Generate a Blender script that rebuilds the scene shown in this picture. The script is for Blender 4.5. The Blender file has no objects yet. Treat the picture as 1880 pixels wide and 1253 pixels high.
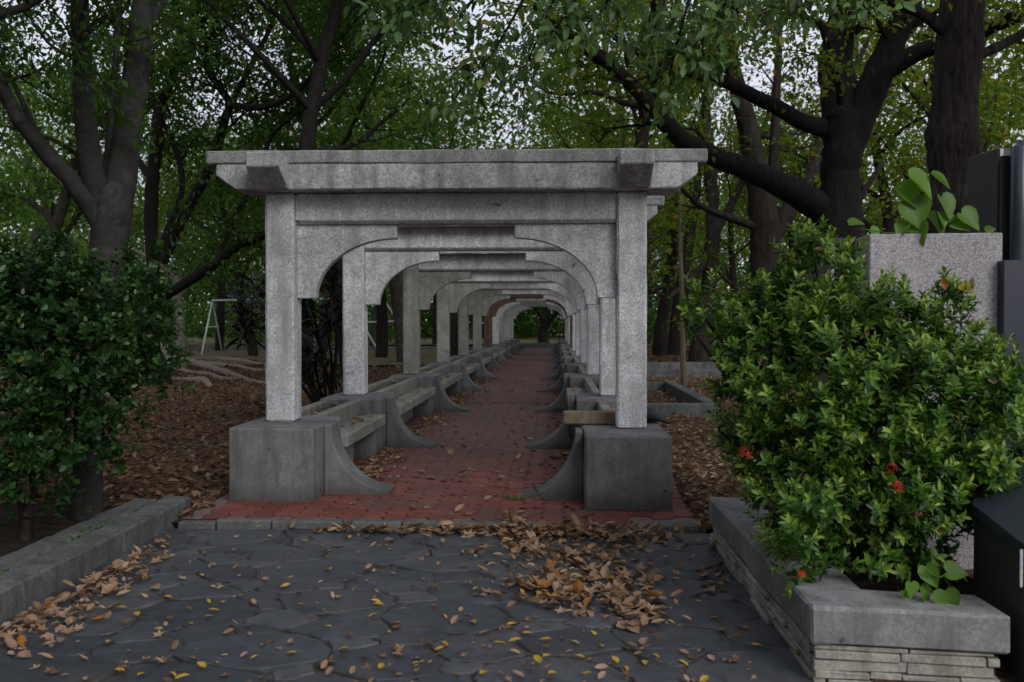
import bpy, bmesh, math, random
import numpy as np
from mathutils import Vector, Matrix

# ------------------------------------------------------------------ camera, sky, sun, exposure
scene = bpy.context.scene
COL = scene.collection
F_PX, CX, CY = 1750.0, 940.0, 626.5          # focal length and centre in photograph pixels
CAM = np.array([0.0, 0.0, 1.43])
PSI = math.atan(79 / F_PX)
PIT = math.atan((626.5 - 593) / F_PX)
cam_d = bpy.data.cameras.new('camera')
cam_d.sensor_width = 36
cam_d.lens = 36 * F_PX / 1880
cam_d.clip_end = 2000
cam_d.dof.use_dof = True
cam_d.dof.focus_distance = 7.8
cam_d.dof.aperture_fstop = 3.2
cam = bpy.data.objects.new('camera', cam_d)
COL.objects.link(cam)
cam.location = CAM
cam.rotation_euler = (math.pi / 2 - PIT, 0, PSI)
scene.camera = cam

SUN_EL, SUN_AZ = math.radians(31), math.radians(30)   # behind the camera, to its right
world = bpy.data.worlds.new('World')
scene.world = world
world.use_nodes = True
wn, wl = world.node_tree.nodes, world.node_tree.links
bg = wn['Background']
sky = wn.new('ShaderNodeTexSky')
sky.sky_type = 'NISHITA'
sky.sun_disc = False
sky.sun_elevation = SUN_EL
sky.sun_rotation = math.pi - SUN_AZ
sky.dust_density = 3
mix = wn.new('ShaderNodeMixRGB')
mix.inputs[0].default_value = 0.88
mix.inputs[2].default_value = (7.75, 8.0, 9.2, 1)      # even cloud deck
wl.new(sky.outputs[0], mix.inputs[1])
wl.new(mix.outputs[0], bg.inputs[0])
bg.inputs[1].default_value = 0.10
sun_d = bpy.data.lights.new('sun', 'SUN')
sun_d.energy = 1.5
sun_d.angle = math.radians(28)
sun_d.color = (1.0, 0.99, 0.985)
sun = bpy.data.objects.new('sun', sun_d)
COL.objects.link(sun)
to_sun = Vector((math.sin(SUN_AZ) * math.cos(SUN_EL), -math.cos(SUN_AZ) * math.cos(SUN_EL), math.sin(SUN_EL)))
sun.rotation_euler = to_sun.to_track_quat('Z', 'Y').to_euler()
sun.location = to_sun * 40
scene.view_settings.view_transform = 'Standard'
scene.view_settings.look = 'None'
scene.view_settings.gamma = 1
scene.view_settings.use_curve_mapping = False
scene.view_settings.exposure = 0.1
scene.render.engine = 'CYCLES'
scene.cycles.use_denoising = True
scene.cycles.max_bounces = 6
scene.cycles.diffuse_bounces = 3
scene.cycles.glossy_bounces = 2
scene.cycles.transmission_bounces = 4
scene.cycles.transparent_max_bounces = 4

# ------------------------------------------------------------------ picture geometry -> world
FW = np.array([-math.sin(PSI) * math.cos(PIT), math.cos(PSI) * math.cos(PIT), -math.sin(PIT)])
RT = np.array([math.cos(PSI), math.sin(PSI), 0.0])
UP = np.cross(RT, FW)
def _ray(x, y): return FW + RT * (x - CX) / F_PX + UP * (CY - y) / F_PX
def at(x, y, d): return CAM + _ray(x, y) * d                        # point d metres deep
def atz(x, y, z):
    r = _ray(x, y); return CAM + r * (z - CAM[2]) / r[2]
def aty(x, y, Y):
    r = _ray(x, y); return CAM + r * Y / r[1]
def project(p):
    q = np.asarray(p) - CAM; d = q @ FW
    return CX + F_PX * (q @ RT) / d, CY - F_PX * (q @ UP) / d, d

# ------------------------------------------------------------------ node material helpers
def new_mat(name):
    m = bpy.data.materials.new(name); m.use_nodes = True
    return m, m.node_tree.nodes, m.node_tree.links, m.node_tree.nodes['Principled BSDF']
def ramp(n, stops):
    r = n.new('ShaderNodeValToRGB'); e = r.color_ramp.elements
    while len(e) < len(stops): e.new(0.5)
    for i, (p, c) in enumerate(stops):
        e[i].position = p
        e[i].color = (*c, 1) if len(c) == 3 else c
    return r
def noise(n, l, vec, scale, detail=4, rough=0.6, dist=0.0):
    t = n.new('ShaderNodeTexNoise'); t.inputs['Scale'].default_value = scale
    t.inputs['Detail'].default_value = detail; t.inputs['Roughness'].default_value = rough
    t.inputs['Distortion'].default_value = dist
    if vec is not None: l.new(vec, t.inputs['Vector'])
    return t
def mapping(n, l, vec, scale):
    m = n.new('ShaderNodeMapping'); m.inputs['Scale'].default_value = scale; l.new(vec, m.inputs['Vector'])
    return m.outputs[0]
def mixc(n, l, a, b, fac, mode='MIX'):
    m = n.new('ShaderNodeMixRGB'); m.blend_type = mode
    for i, v in ((0, fac), (1, a), (2, b)):
        if hasattr(v, 'is_linked') or hasattr(v, 'links'): l.new(v, m.inputs[i])
        elif i == 0: m.inputs[0].default_value = v
        else: m.inputs[i].default_value = (*v, 1)
    return m.outputs[0]
def bump(n, l, bsdf, height, strength, dist):
    b = n.new('ShaderNodeBump'); b.inputs['Strength'].default_value = strength; b.inputs['Distance'].default_value = dist
    l.new(height, b.inputs['Height']); l.new(b.outputs[0], bsdf.inputs['Normal'])
def pos(n): return n.new('ShaderNodeNewGeometry').outputs['Position']

def concrete(name, lo, hi, speck, moss, stain, rough=0.9, speck_scale=60, bstr=0.5, foot_dirt_shade=False):
    m, n, l, b = new_mat(name)
    p = pos(n)
    big = noise(n, l, p, 1.7, 6, 0.65)
    c = ramp(n, [(0.3, lo), (0.7, hi)]); l.new(big.outputs[0], c.inputs[0])
    sp = noise(n, l, p, speck_scale, 3, 0.75)
    r1 = ramp(n, [(0.40, (1 - speck,) * 3), (0.5, (1, 1, 1)), (0.62, (1 + speck * 0.9,) * 3)]); l.new(sp.outputs[0], r1.inputs[0])
    col = mixc(n, l, c.outputs[0], r1.outputs[0], 1.0, 'MULTIPLY')
    mo = noise(n, l, p, 8.5, 5, 0.7, 0.6)                                # blotchy weathering
    r0 = ramp(n, [(0.3, (0.76,) * 3), (0.5, (1, 1, 1)), (0.72, (1.18,) * 3)]); l.new(mo.outputs[0], r0.inputs[0])
    col = mixc(n, l, col, r0.outputs[0], 1.0, 'MULTIPLY')
    st = noise(n, l, mapping(n, l, p, (5, 5, 0.7)), 1.6, 5, 0.65)        # run-off streaks
    r2 = ramp(n, [(0.47, (0, 0, 0)), (0.72, (1, 1, 1))]); l.new(st.outputs[0], r2.inputs[0])
    col = mixc(n, l, col, stain, r2.outputs[0])
    ms = noise(n, l, p, 2.6, 7, 0.72, 0.4)
    r3 = ramp(n, [(0.52, (0, 0, 0)), (0.72, (0.75,) * 3)]); l.new(ms.outputs[0], r3.inputs[0])
    col = mixc(n, l, col, moss, r3.outputs[0])
    pit = noise(n, l, p, 11, 2, 0.5)
    r4 = ramp(n, [(0.24, (0.35,) * 3), (0.29, (1, 1, 1))]); l.new(pit.outputs[0], r4.inputs[0])
    col = mixc(n, l, col, r4.outputs[0], 1.0, 'MULTIPLY')
    if foot_dirt_shade:                                                           # dirt and painted contact shadow at the foot, with a ragged edge
        sz = n.new('ShaderNodeSeparateXYZ'); l.new(p, sz.inputs[0])
        ad = n.new('ShaderNodeMath'); ad.operation = 'MULTIPLY_ADD'; l.new(mo.outputs[0], ad.inputs[0]); ad.inputs[1].default_value = -0.28; l.new(sz.outputs[2], ad.inputs[2])
        m5 = n.new('ShaderNodeMapRange'); l.new(ad.outputs[0], m5.inputs[0])
        m5.inputs[1].default_value = -0.14; m5.inputs[2].default_value = 0.0; m5.inputs[3].default_value = 0.7; m5.inputs[4].default_value = 0.0
        col = mixc(n, l, col, (0.045, 0.042, 0.034), m5.outputs[0])
    l.new(col, b.inputs['Base Color']); b.inputs['Roughness'].default_value = rough
    b.inputs['Specular IOR Level'].default_value = 0.25
    bump(n, l, b, sp.outputs[0], bstr, 0.006)
    return m

def leaf_mat(name, stops, trans=0.35, rough=0.55, spec=0.2):
    m, n, l, b = new_mat(name)
    g = n.new('ShaderNodeNewGeometry')
    r = ramp(n, stops); l.new(g.outputs['Random Per Island'], r.inputs[0])
    oi = n.new('ShaderNodeObjectInfo')
    hs = n.new('ShaderNodeHueSaturation'); l.new(r.outputs[0], hs.inputs['Color'])
    mr = n.new('ShaderNodeMapRange'); mr.inputs[3].default_value = 0.85; mr.inputs[4].default_value = 1.15
    l.new(oi.outputs['Random'], mr.inputs[0]); l.new(mr.outputs[0], hs.inputs['Value'])
    l.new(hs.outputs[0], b.inputs['Base Color'])
    b.inputs['Roughness'].default_value = rough; b.inputs['Specular IOR Level'].default_value = spec
    if trans:
        tr = n.new('ShaderNodeBsdfTranslucent')
        t2 = mixc(n, l, hs.outputs[0], (1.25, 1.3, 0.6), 1.0, 'MULTIPLY'); l.new(t2, tr.inputs['Color'])
        mx = n.new('ShaderNodeMixShader'); mx.inputs[0].default_value = trans
        l.new(b.outputs[0], mx.inputs[1]); l.new(tr.outputs[0], mx.inputs[2])
        l.new(mx.outputs[0], n['Material Output'].inputs[0])
    return m

def bark_mat(name, lo, hi, scale=(6, 6, 1.3), bstr=0.8, lichen=None):
    m, n, l, b = new_mat(name)
    tc = n.new('ShaderNodeTexCoord')
    v = mapping(n, l, tc.outputs['Object'], scale)
    t = noise(n, l, v, 3.0, 7, 0.7, 0.6)
    c = ramp(n, [(0.33, lo), (0.66, hi)]); l.new(t.outputs[0], c.inputs[0])
    col = c.outputs[0]
    if lichen:
        q = noise(n, l, tc.outputs['Object'], 3.5, 5, 0.7)
        r = ramp(n, [(0.52, (0, 0, 0)), (0.66, (0.8,) * 3)]); l.new(q.outputs[0], r.inputs[0])
        col = mixc(n, l, col, lichen, r.outputs[0])
    l.new(col, b.inputs['Base Color']); b.inputs['Roughness'].default_value = 0.95
    b.inputs['Specular IOR Level'].default_value = 0.1
    bump(n, l, b, t.outputs[0], bstr, 0.03)
    return m

def plain(name, col, rough=0.6, spec=0.4, var=0.25, vscale=8, bstr=0.0, metal=0.0):
    m, n, l, b = new_mat(name)
    t = noise(n, l, pos(n), vscale, 5, 0.65)
    c = ramp(n, [(0.3, tuple(x * (1 - var) for x in col)), (0.7, tuple(x * (1 + var) for x in col))])
    l.new(t.outputs[0], c.inputs[0]); l.new(c.outputs[0], b.inputs['Base Color'])
    b.inputs['Roughness'].default_value = rough; b.inputs['Specular IOR Level'].default_value = spec
    b.inputs['Metallic'].default_value = metal
    if bstr: bump(n, l, b, t.outputs[0], bstr, 0.01)
    return m

MAT = {}
MAT['pillar'] = concrete('washed_concrete', (0.44, 0.445, 0.455), (0.64, 0.64, 0.645), 0.30, (0.26, 0.265, 0.25), (0.33, 0.32, 0.315), 0.9, 48, 0.35)
MAT['beam'] = concrete('weathered_beam_concrete', (0.34, 0.345, 0.345), (0.54, 0.54, 0.535), 0.28, (0.13, 0.145, 0.125), (0.185, 0.19, 0.18), 0.9, 48, 0.35)
MAT['cap'] = concrete('mossy_cap_concrete', (0.20, 0.21, 0.20), (0.38, 0.385, 0.375), 0.3, (0.11, 0.13, 0.105), (0.16, 0.165, 0.15), 0.95, 48, 0.35)
MAT['algae_shade'] = concrete('algae_shade_concrete', (0.19, 0.195, 0.175), (0.33, 0.335, 0.305), 0.26, (0.12, 0.13, 0.09), (0.16, 0.16, 0.13), 0.92, 48, 0.35)  # algae green, darkened further to paint in the shade of the deep frames
MAT['dark_brown'] = concrete('dark_brown_concrete', (0.06, 0.035, 0.025), (0.12, 0.08, 0.06), 0.3, (0.05, 0.04, 0.03), (0.05, 0.03, 0.02))  # dark brown concrete of the seventh frame
MAT['cement'] = concrete('grey_cement', (0.105, 0.108, 0.108), (0.205, 0.204, 0.202), 0.2, (0.085, 0.088, 0.072), (0.08, 0.083, 0.083), 0.85, 90, 0.25, True)
MAT['bench'] = concrete('bench_cement', (0.15, 0.148, 0.13), (0.27, 0.26, 0.23), 0.2, (0.085, 0.09, 0.06), (0.12, 0.115, 0.095), 0.88, 70, 0.3)
MAT['kerb'] = concrete('kerb_concrete', (0.075, 0.08, 0.078), (0.145, 0.146, 0.142), 0.25, (0.04, 0.045, 0.032), (0.055, 0.056, 0.052), 0.9, 60, 0.4)
MAT['coping'] = concrete('coping_concrete', (0.14, 0.14, 0.14), (0.29, 0.285, 0.28), 0.18, (0.085, 0.088, 0.075), (0.11, 0.11, 0.105), 0.85, 80, 0.25)

def make_tile_mat(name, brick):
    m, n, l, b = new_mat(name)
    p = pos(n)
    oi = n.new('ShaderNodeObjectInfo'); g = n.new('ShaderNodeNewGeometry')
    add = n.new('ShaderNodeMath'); add.operation = 'ADD'; l.new(oi.outputs['Random'], add.inputs[0]); l.new(g.outputs['Random Per Island'], add.inputs[1])
    fr = n.new('ShaderNodeMath'); fr.operation = 'FRACT'; l.new(add.outputs[0], fr.inputs[0])
    c = ramp(n, [(0, (0.13, 0.034, 0.025)), (0.5, (0.18, 0.043, 0.031)), (0.9, (0.225, 0.058, 0.042)), (1, (0.13, 0.055, 0.045))]); l.new(fr.outputs[0], c.inputs[0])
    col = c.outputs[0]
    if brick:
        bt = n.new('ShaderNodeTexBrick'); bt.inputs['Scale'].default_value = 1
        bt.inputs['Brick Width'].default_value = 0.21; bt.inputs['Row Height'].default_value = 0.18; bt.inputs['Mortar Size'].default_value = 0.008
        bt.inputs['Color1'].default_value = (0.17, 0.04, 0.03, 1); bt.inputs['Color2'].default_value = (0.23, 0.055, 0.04, 1)
        bt.inputs['Mortar'].default_value = (0.08, 0.05, 0.045, 1); l.new(p, bt.inputs['Vector']); col = bt.outputs[0]
    d = noise(n, l, p, 1.3, 6, 0.7)
    r = ramp(n, [(0.42, (0, 0, 0)), (0.68, (0.75,) * 3)]); l.new(d.outputs[0], r.inputs[0])
    col = mixc(n, l, col, (0.085, 0.06, 0.052), r.outputs[0])
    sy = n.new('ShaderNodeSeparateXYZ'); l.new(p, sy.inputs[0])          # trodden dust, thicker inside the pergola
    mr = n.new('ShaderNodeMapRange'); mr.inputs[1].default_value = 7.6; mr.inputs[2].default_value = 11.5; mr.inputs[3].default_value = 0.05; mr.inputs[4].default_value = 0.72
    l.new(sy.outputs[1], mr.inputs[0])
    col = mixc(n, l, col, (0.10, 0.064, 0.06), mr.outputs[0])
    d2 = noise(n, l, p, 14, 4, 0.7)
    r2 = ramp(n, [(0.3, (0.72,) * 3), (0.7, (1.18,) * 3)]); l.new(d2.outputs[0], r2.inputs[0])
    col = mixc(n, l, col, r2.outputs[0], 1.0, 'MULTIPLY')
    l.new(col, b.inputs['Base Color']); b.inputs['Roughness'].default_value = 0.7; b.inputs['Specular IOR Level'].default_value = 0.3
    bump(n, l, b, d2.outputs[0], 0.25, 0.004)
    return m
MAT['tile'] = make_tile_mat('red_clay_tile', False)
MAT['tilefar'] = make_tile_mat('red_clay_paving', True)
MAT['mortar'] = plain('pale_mortar', (0.15, 0.11, 0.10), 0.95, 0.1, 0.4, 20)

def make_slate():
    m, n, l, b = new_mat('slate_flagstone')
    p = pos(n); oi = n.new('ShaderNodeObjectInfo'); g = n.new('ShaderNodeNewGeometry')
    add = n.new('ShaderNodeMath'); add.operation = 'ADD'; l.new(oi.outputs['Random'], add.inputs[0]); l.new(g.outputs['Random Per Island'], add.inputs[1])
    fr = n.new('ShaderNodeMath'); fr.operation = 'FRACT'; l.new(add.outputs[0], fr.inputs[0])
    c = ramp(n, [(0, (0.036, 0.040, 0.047)), (0.6, (0.052, 0.057, 0.066)), (1, (0.072, 0.076, 0.083))]); l.new(fr.outputs[0], c.inputs[0])
    t = noise(n, l, p, 6, 8, 0.7, 0.5)
    r = ramp(n, [(0.3, (0.6,) * 3), (0.7, (1.35,) * 3)]); l.new(t.outputs[0], r.inputs[0])
    col = mixc(n, l, c.outputs[0], r.outputs[0], 1.0, 'MULTIPLY')
    d = noise(n, l, p, 2.2, 7, 0.75)
    r2 = ramp(n, [(0.5, (0, 0, 0)), (0.75, (0.45,) * 3)]); l.new(d.outputs[0], r2.inputs[0])
    col = mixc(n, l, col, (0.10, 0.086, 0.068), r2.outputs[0])
    l.new(col, b.inputs['Base Color']); b.inputs['Roughness'].default_value = 0.6; b.inputs['Specular IOR Level'].default_value = 0.35
    bump(n, l, b, t.outputs[0], 0.5, 0.012)
    return m
MAT['slate'] = make_slate()

def make_soil(name, a, b_, c_):
    m, n, l, b = new_mat(name)
    p = pos(n)
    t = noise(n, l, p, 30, 8, 0.8)
    v = n.new('ShaderNodeTexVoronoi'); v.inputs['Scale'].default_value = 13; l.new(p, v.inputs['Vector'])
    sx = n.new('ShaderNodeSeparateColor'); l.new(v.outputs['Color'], sx.inputs[0])
    r = ramp(n, [(0.0, a), (0.5, b_), (1.0, c_)]); l.new(sx.outputs[0], r.inputs[0])
    r2 = ramp(n, [(0.3, (0.5,) * 3), (0.7, (1.3,) * 3)]); l.new(t.outputs[0], r2.inputs[0])
    col = mixc(n, l, r.outputs[0], r2.outputs[0], 1.0, 'MULTIPLY')
    l.new(col, b.inputs['Base Color']); b.inputs['Roughness'].default_value = 1; b.inputs['Specular IOR Level'].default_value = 0.05
    bump(n, l, b, t.outputs[0], 0.9, 0.03)
    return m
MAT['soil'] = make_soil('leafy_forest_soil', (0.055, 0.036, 0.025), (0.10, 0.064, 0.042), (0.17, 0.11, 0.075))
MAT['gravel'] = make_soil('gritty_joint', (0.06, 0.054, 0.047), (0.10, 0.086, 0.071), (0.18, 0.15, 0.12))
MAT['grass'] = make_soil('thin_grass', (0.09, 0.078, 0.045), (0.125, 0.108, 0.065), (0.17, 0.145, 0.095))
MAT['darksoil'] = make_soil('dark_bed_soil', (0.025, 0.02, 0.015), (0.04, 0.03, 0.022), (0.06, 0.045, 0.03))

MAT['leaf_dark'] = leaf_mat('dark_green_leaf', [(0, (0.024, 0.062, 0.011)), (0.6, (0.045, 0.11, 0.017)), (0.97, (0.085, 0.155, 0.024)), (1, (0.20, 0.17, 0.025))], 0.5)
MAT['leaf_olive'] = leaf_mat('olive_autumn_leaf', [(0, (0.05, 0.10, 0.014)), (0.5, (0.105, 0.165, 0.02)), (0.93, (0.18, 0.21, 0.026)), (1, (0.28, 0.18, 0.03))], 0.62)
MAT['leaf_mid'] = leaf_mat('fresh_green_leaf', [(0, (0.055, 0.115, 0.02)), (0.6, (0.10, 0.18, 0.026)), (1, (0.16, 0.22, 0.035))], 0.6)
MAT['leaf_blue'] = leaf_mat('bluish_green_leaf', [(0, (0.05, 0.10, 0.035)), (0.6, (0.09, 0.17, 0.055)), (0.95, (0.16, 0.23, 0.065)), (1, (0.3, 0.24, 0.05))], 0.4, 0.4, 0.4)
MAT['leaf_ixora'] = leaf_mat('glossy_bush_leaf', [(0, (0.024, 0.075, 0.011)), (0.55, (0.05, 0.13, 0.017)), (0.97, (0.10, 0.20, 0.026)), (1, (0.25, 0.14, 0.03))], 0.25, 0.38, 0.45)
MAT['leaf_young'] = leaf_mat('young_bush_leaf', [(0, (0.08, 0.17, 0.02)), (0.6, (0.17, 0.29, 0.035)), (1, (0.30, 0.39, 0.055))], 0.3, 0.4, 0.4)
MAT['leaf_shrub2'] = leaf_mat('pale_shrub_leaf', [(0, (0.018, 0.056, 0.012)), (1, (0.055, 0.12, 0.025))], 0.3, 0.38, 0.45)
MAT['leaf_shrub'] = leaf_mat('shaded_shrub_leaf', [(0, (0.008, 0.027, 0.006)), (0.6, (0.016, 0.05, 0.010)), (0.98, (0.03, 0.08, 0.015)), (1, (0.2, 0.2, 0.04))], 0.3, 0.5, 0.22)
MAT['leaf_vine'] = leaf_mat('heart_vine_leaf', [(0, (0.06, 0.14, 0.024)), (0.5, (0.09, 0.20, 0.03)), (1, (0.19, 0.26, 0.04))], 0.4, 0.45, 0.3)
MAT['leaf_strap'] = leaf_mat('dark_strap_leaf', [(0, (0.006, 0.009, 0.007)), (0.8, (0.012, 0.016, 0.011)), (1, (0.04, 0.014, 0.014))], 0.1, 0.5, 0.15)
MAT['dead'] = leaf_mat('dead_brown_leaf', [(0, (0.11, 0.064, 0.04)), (0.35, (0.21, 0.13, 0.08)), (0.7, (0.31, 0.20, 0.13)), (0.94, (0.41, 0.29, 0.20)), (1, (0.27, 0.12, 0.035))], 0.15, 0.75, 0.15)
MAT['deaddark'] = leaf_mat('old_litter_leaf', [(0, (0.05, 0.03, 0.02)), (0.4, (0.10, 0.055, 0.035)), (0.75, (0.17, 0.10, 0.062)), (1, (0.24, 0.155, 0.10))], 0.1, 0.85, 0.1)
MAT['yellow'] = leaf_mat('yellow_leaf', [(0, (0.36, 0.22, 0.035)), (0.6, (0.48, 0.31, 0.04)), (1, (0.50, 0.40, 0.10))], 0.25, 0.6, 0.25)
MAT['orange'] = leaf_mat('orange_brown_leaf', [(0, (0.25, 0.10, 0.025)), (1, (0.36, 0.16, 0.04))], 0.2, 0.6, 0.25)
MAT['red'] = leaf_mat('red_flower', [(0, (0.5, 0.03, 0.03)), (1, (0.68, 0.09, 0.06))], 0.3, 0.6, 0.2)
MAT['weed'] = leaf_mat('weed_leaf', [(0, (0.05, 0.11, 0.02)), (1, (0.10, 0.19, 0.03))], 0.3)
MAT['bark_dark'] = bark_mat('dark_bark', (0.008, 0.0072, 0.0068), (0.024, 0.021, 0.019))
MAT['bark_grey'] = bark_mat('smooth_grey_bark', (0.022, 0.021, 0.02), (0.052, 0.05, 0.046), (2, 2, 3), 0.3, (0.085, 0.084, 0.077))
MAT['bark_rough'] = bark_mat('furrowed_bark', (0.007, 0.006, 0.0055), (0.055, 0.046, 0.04), (9, 9, 1.1), 1.0)
MAT['bark_brown'] = bark_mat('brown_bark', (0.012, 0.010, 0.009), (0.04, 0.034, 0.029), (5, 5, 1.2), 0.8)
MAT['bark_pale'] = bark_mat('pale_bark', (0.14, 0.12, 0.10), (0.27, 0.24, 0.21), (3, 3, 3), 0.4)
MAT['root'] = bark_mat('root_bark', (0.13, 0.10, 0.08), (0.28, 0.23, 0.185), (5, 5, 5), 0.6)
MAT['white'] = plain('white_paint', (0.72, 0.72, 0.74), 0.45, 0.4, 0.08)
MAT['wood'] = plain('weathered_timber', (0.17, 0.135, 0.09), 0.75, 0.2, 0.3, 14, 0.3)
MAT['black'] = plain('black_plastic', (0.012, 0.013, 0.014), 0.4, 0.5, 0.2)
MAT['cloth'] = plain('black_cloth', (0.02, 0.024, 0.025), 0.6, 0.3, 0.3)
MAT['polish'] = plain('polished_black_granite', (0.028, 0.033, 0.046), 0.3, 0.5, 0.35, 120)
MAT['darkgran'] = plain('dark_honed_granite', (0.045, 0.043, 0.044), 0.5, 0.4, 0.45, 90)
MAT['bright_edge'] = plain('sawn_granite_edge', (0.42, 0.42, 0.45), 0.5, 0.4, 0.2, 80)
MAT['ledge'] = concrete('pale_ledger_stone', (0.22, 0.205, 0.18), (0.42, 0.40, 0.35), 0.2, (0.13, 0.12, 0.09), (0.19, 0.165, 0.13), 0.85, 50, 0.6)
def make_granite():
    m, n, l, b = new_mat('pink_grey_granite')
    p = pos(n)
    v = n.new('ShaderNodeTexVoronoi'); v.inputs['Scale'].default_value = 150; l.new(p, v.inputs['Vector'])
    sx = n.new('ShaderNodeSeparateColor'); l.new(v.outputs['Color'], sx.inputs[0])
    r = ramp(n, [(0, (0.15, 0.14, 0.145)), (0.35, (0.26, 0.24, 0.245)), (0.75, (0.34, 0.32, 0.33)), (1, (0.44, 0.43, 0.45))]); l.new(sx.outputs[0], r.inputs[0])
    t = noise(n, l, p, 3, 4, 0.6); r2 = ramp(n, [(0.3, (0.85,) * 3), (0.7, (1.1,) * 3)]); l.new(t.outputs[0], r2.inputs[0])
    l.new(mixc(n, l, r.outputs[0], r2.outputs[0], 1.0, 'MULTIPLY'), b.inputs['Base Color'])
    b.inputs['Roughness'].default_value = 0.5
    return m
MAT['granite'] = make_granite()

# ------------------------------------------------------------------ object helpers
def link(o, parent=None):
    COL.objects.link(o)
    if parent is not None: o.parent = parent
    return o
def tag(o, label=None, cat=None, group=None, kind=None):
    if label: o['label'] = label
    if cat: o['category'] = cat
    if group: o['group'] = group
    if kind: o['kind'] = kind
    return o
def empty(name, loc, label=None, cat=None, group=None):
    o = bpy.data.objects.new(name, None); o.empty_display_size = 0.1
    o.location = loc; link(o); return tag(o, label, cat, group)
def mesh_np(name, V, T, mat, smooth=False):
    V = np.ascontiguousarray(V, dtype=np.float32); T = np.ascontiguousarray(T, dtype=np.int32)
    me = bpy.data.meshes.new(name)
    me.vertices.add(len(V)); me.vertices.foreach_set('co', V.ravel())
    me.loops.add(T.size); me.loops.foreach_set('vertex_index', T.ravel())
    me.polygons.add(len(T)); me.polygons.foreach_set('loop_start', np.arange(len(T), dtype=np.int32) * T.shape[1])
    me.update(calc_edges=True)
    me.polygons.foreach_set('use_smooth', np.full(len(T), smooth))
    if mat is not None: me.materials.append(MAT[mat])
    return me
def place(name, me, parent=None, loc=(0, 0, 0), rot=None, scale=None):
    """link a mesh at a world location (children: relative to an unrotated parent)"""
    o = bpy.data.objects.new(name, me)
    loc = Vector(loc)
    p = parent
    while p is not None: loc = loc - p.location; p = p.parent
    o.location = loc
    if rot is not None: o.rotation_euler = rot
    if scale is not None: o.scale = scale if hasattr(scale, '__len__') else (scale,) * 3
    return link(o, parent)
def solid(name, V, T, mat, parent=None, origin=None, smooth=False):
    V = np.asarray(V, float)
    o = V.mean(0) if origin is None else np.asarray(origin, float)
    return place(name, mesh_np(name, V - o, T, mat, smooth), parent, o)
def bm_mesh(name, bm, mat, smooth=False):
    me = bpy.data.meshes.new(name); bm.normal_update(); bm.to_mesh(me); bm.free()
    me.materials.append(MAT[mat])
    if smooth: me.polygons.foreach_set('use_smooth', [True] * len(me.polygons))
    return me
def roughen(bm, amount, step=0.22, seed=1):
    rr = random.Random(seed)
    for ax in range(3):                        # slice long members, then knock the corners about a little
        lo = min(v.co[ax] for v in bm.verts); hi = max(v.co[ax] for v in bm.verts)
        k = min(18, int((hi - lo) / step))
        for i in range(1, k + 1):
            no = Vector((0, 0, 0)); no[ax] = 1; co = Vector((0, 0, 0)); co[ax] = lo + (hi - lo) * i / (k + 1) + rr.uniform(-0.3, 0.3) * step
            bmesh.ops.bisect_plane(bm, geom=bm.verts[:] + bm.edges[:] + bm.faces[:], plane_co=co, plane_no=no)
    for v in bm.verts:
        e = max((f.calc_face_angle(0) for f in v.link_edges if len(f.link_faces) == 2), default=0)
        a = amount * (1.0 if e > 0.4 else 0.35)
        v.co += Vector((rr.gauss(0, a), rr.gauss(0, a), rr.gauss(0, a)))
        if e > 0.4 and rr.random() < 0.05: v.co += Vector((rr.uniform(-1, 1), rr.uniform(-1, 1), rr.uniform(-1, 1))) * amount * 3.5
def box_mesh(name, size, mat, bev=0.012, jitter=0.0, rng=None, rough=0.0):
    bm = bmesh.new(); bmesh.ops.create_cube(bm, size=1)
    for v in bm.verts:
        v.co = Vector((v.co.x * size[0], v.co.y * size[1], v.co.z * size[2]))
        if jitter: v.co += Vector((rng.uniform(-jitter, jitter), rng.uniform(-jitter, jitter), rng.uniform(-jitter, jitter)))
    if bev: bmesh.ops.bevel(bm, geom=bm.edges[:], offset=bev, segments=1, affect='EDGES')
    if rough: roughen(bm, rough)
    return bm_mesh(name, bm, mat)
def box(name, lo, hi, mat, parent=None, bev=0.012, rot=None):
    lo, hi = np.array(lo, float), np.array(hi, float)
    return place(name, box_mesh(name, hi - lo, mat, bev), parent, (lo + hi) / 2, rot)
def prism_mesh(name, prof, axis, a, b, mat, bev=0.0, off=(0, 0, 0), rough=0.0):
    """extrude a 2D outline along axis 'x' (profile y,z) or 'y' (profile x,z) or 'z' (profile x,y)"""
    bm = bmesh.new()
    mk = {'x': lambda p, t: (t, p[0], p[1]), 'y': lambda p, t: (p[0], t, p[1]), 'z': lambda p, t: (p[0], p[1], t)}[axis]
    A = [bm.verts.new(Vector(mk(p, a)) - Vector(off)) for p in prof]; B = [bm.verts.new(Vector(mk(p, b)) - Vector(off)) for p in prof]
    bm.faces.new(A); bm.faces.new(B[::-1])
    k = len(prof)
    for i in range(k): bm.faces.new((A[i], B[i], B[(i + 1) % k], A[(i + 1) % k]))
    bmesh.ops.recalc_face_normals(bm, faces=bm.faces[:])
    if bev:
        ed = [e for e in bm.edges if len(e.link_faces) == 2 and e.calc_face_angle(0) > 0.5]
        bmesh.ops.bevel(bm, geom=ed, offset=bev, segments=1, affect='EDGES')
    if rough: roughen(bm, rough)
    return bm_mesh(name, bm, mat)

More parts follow.
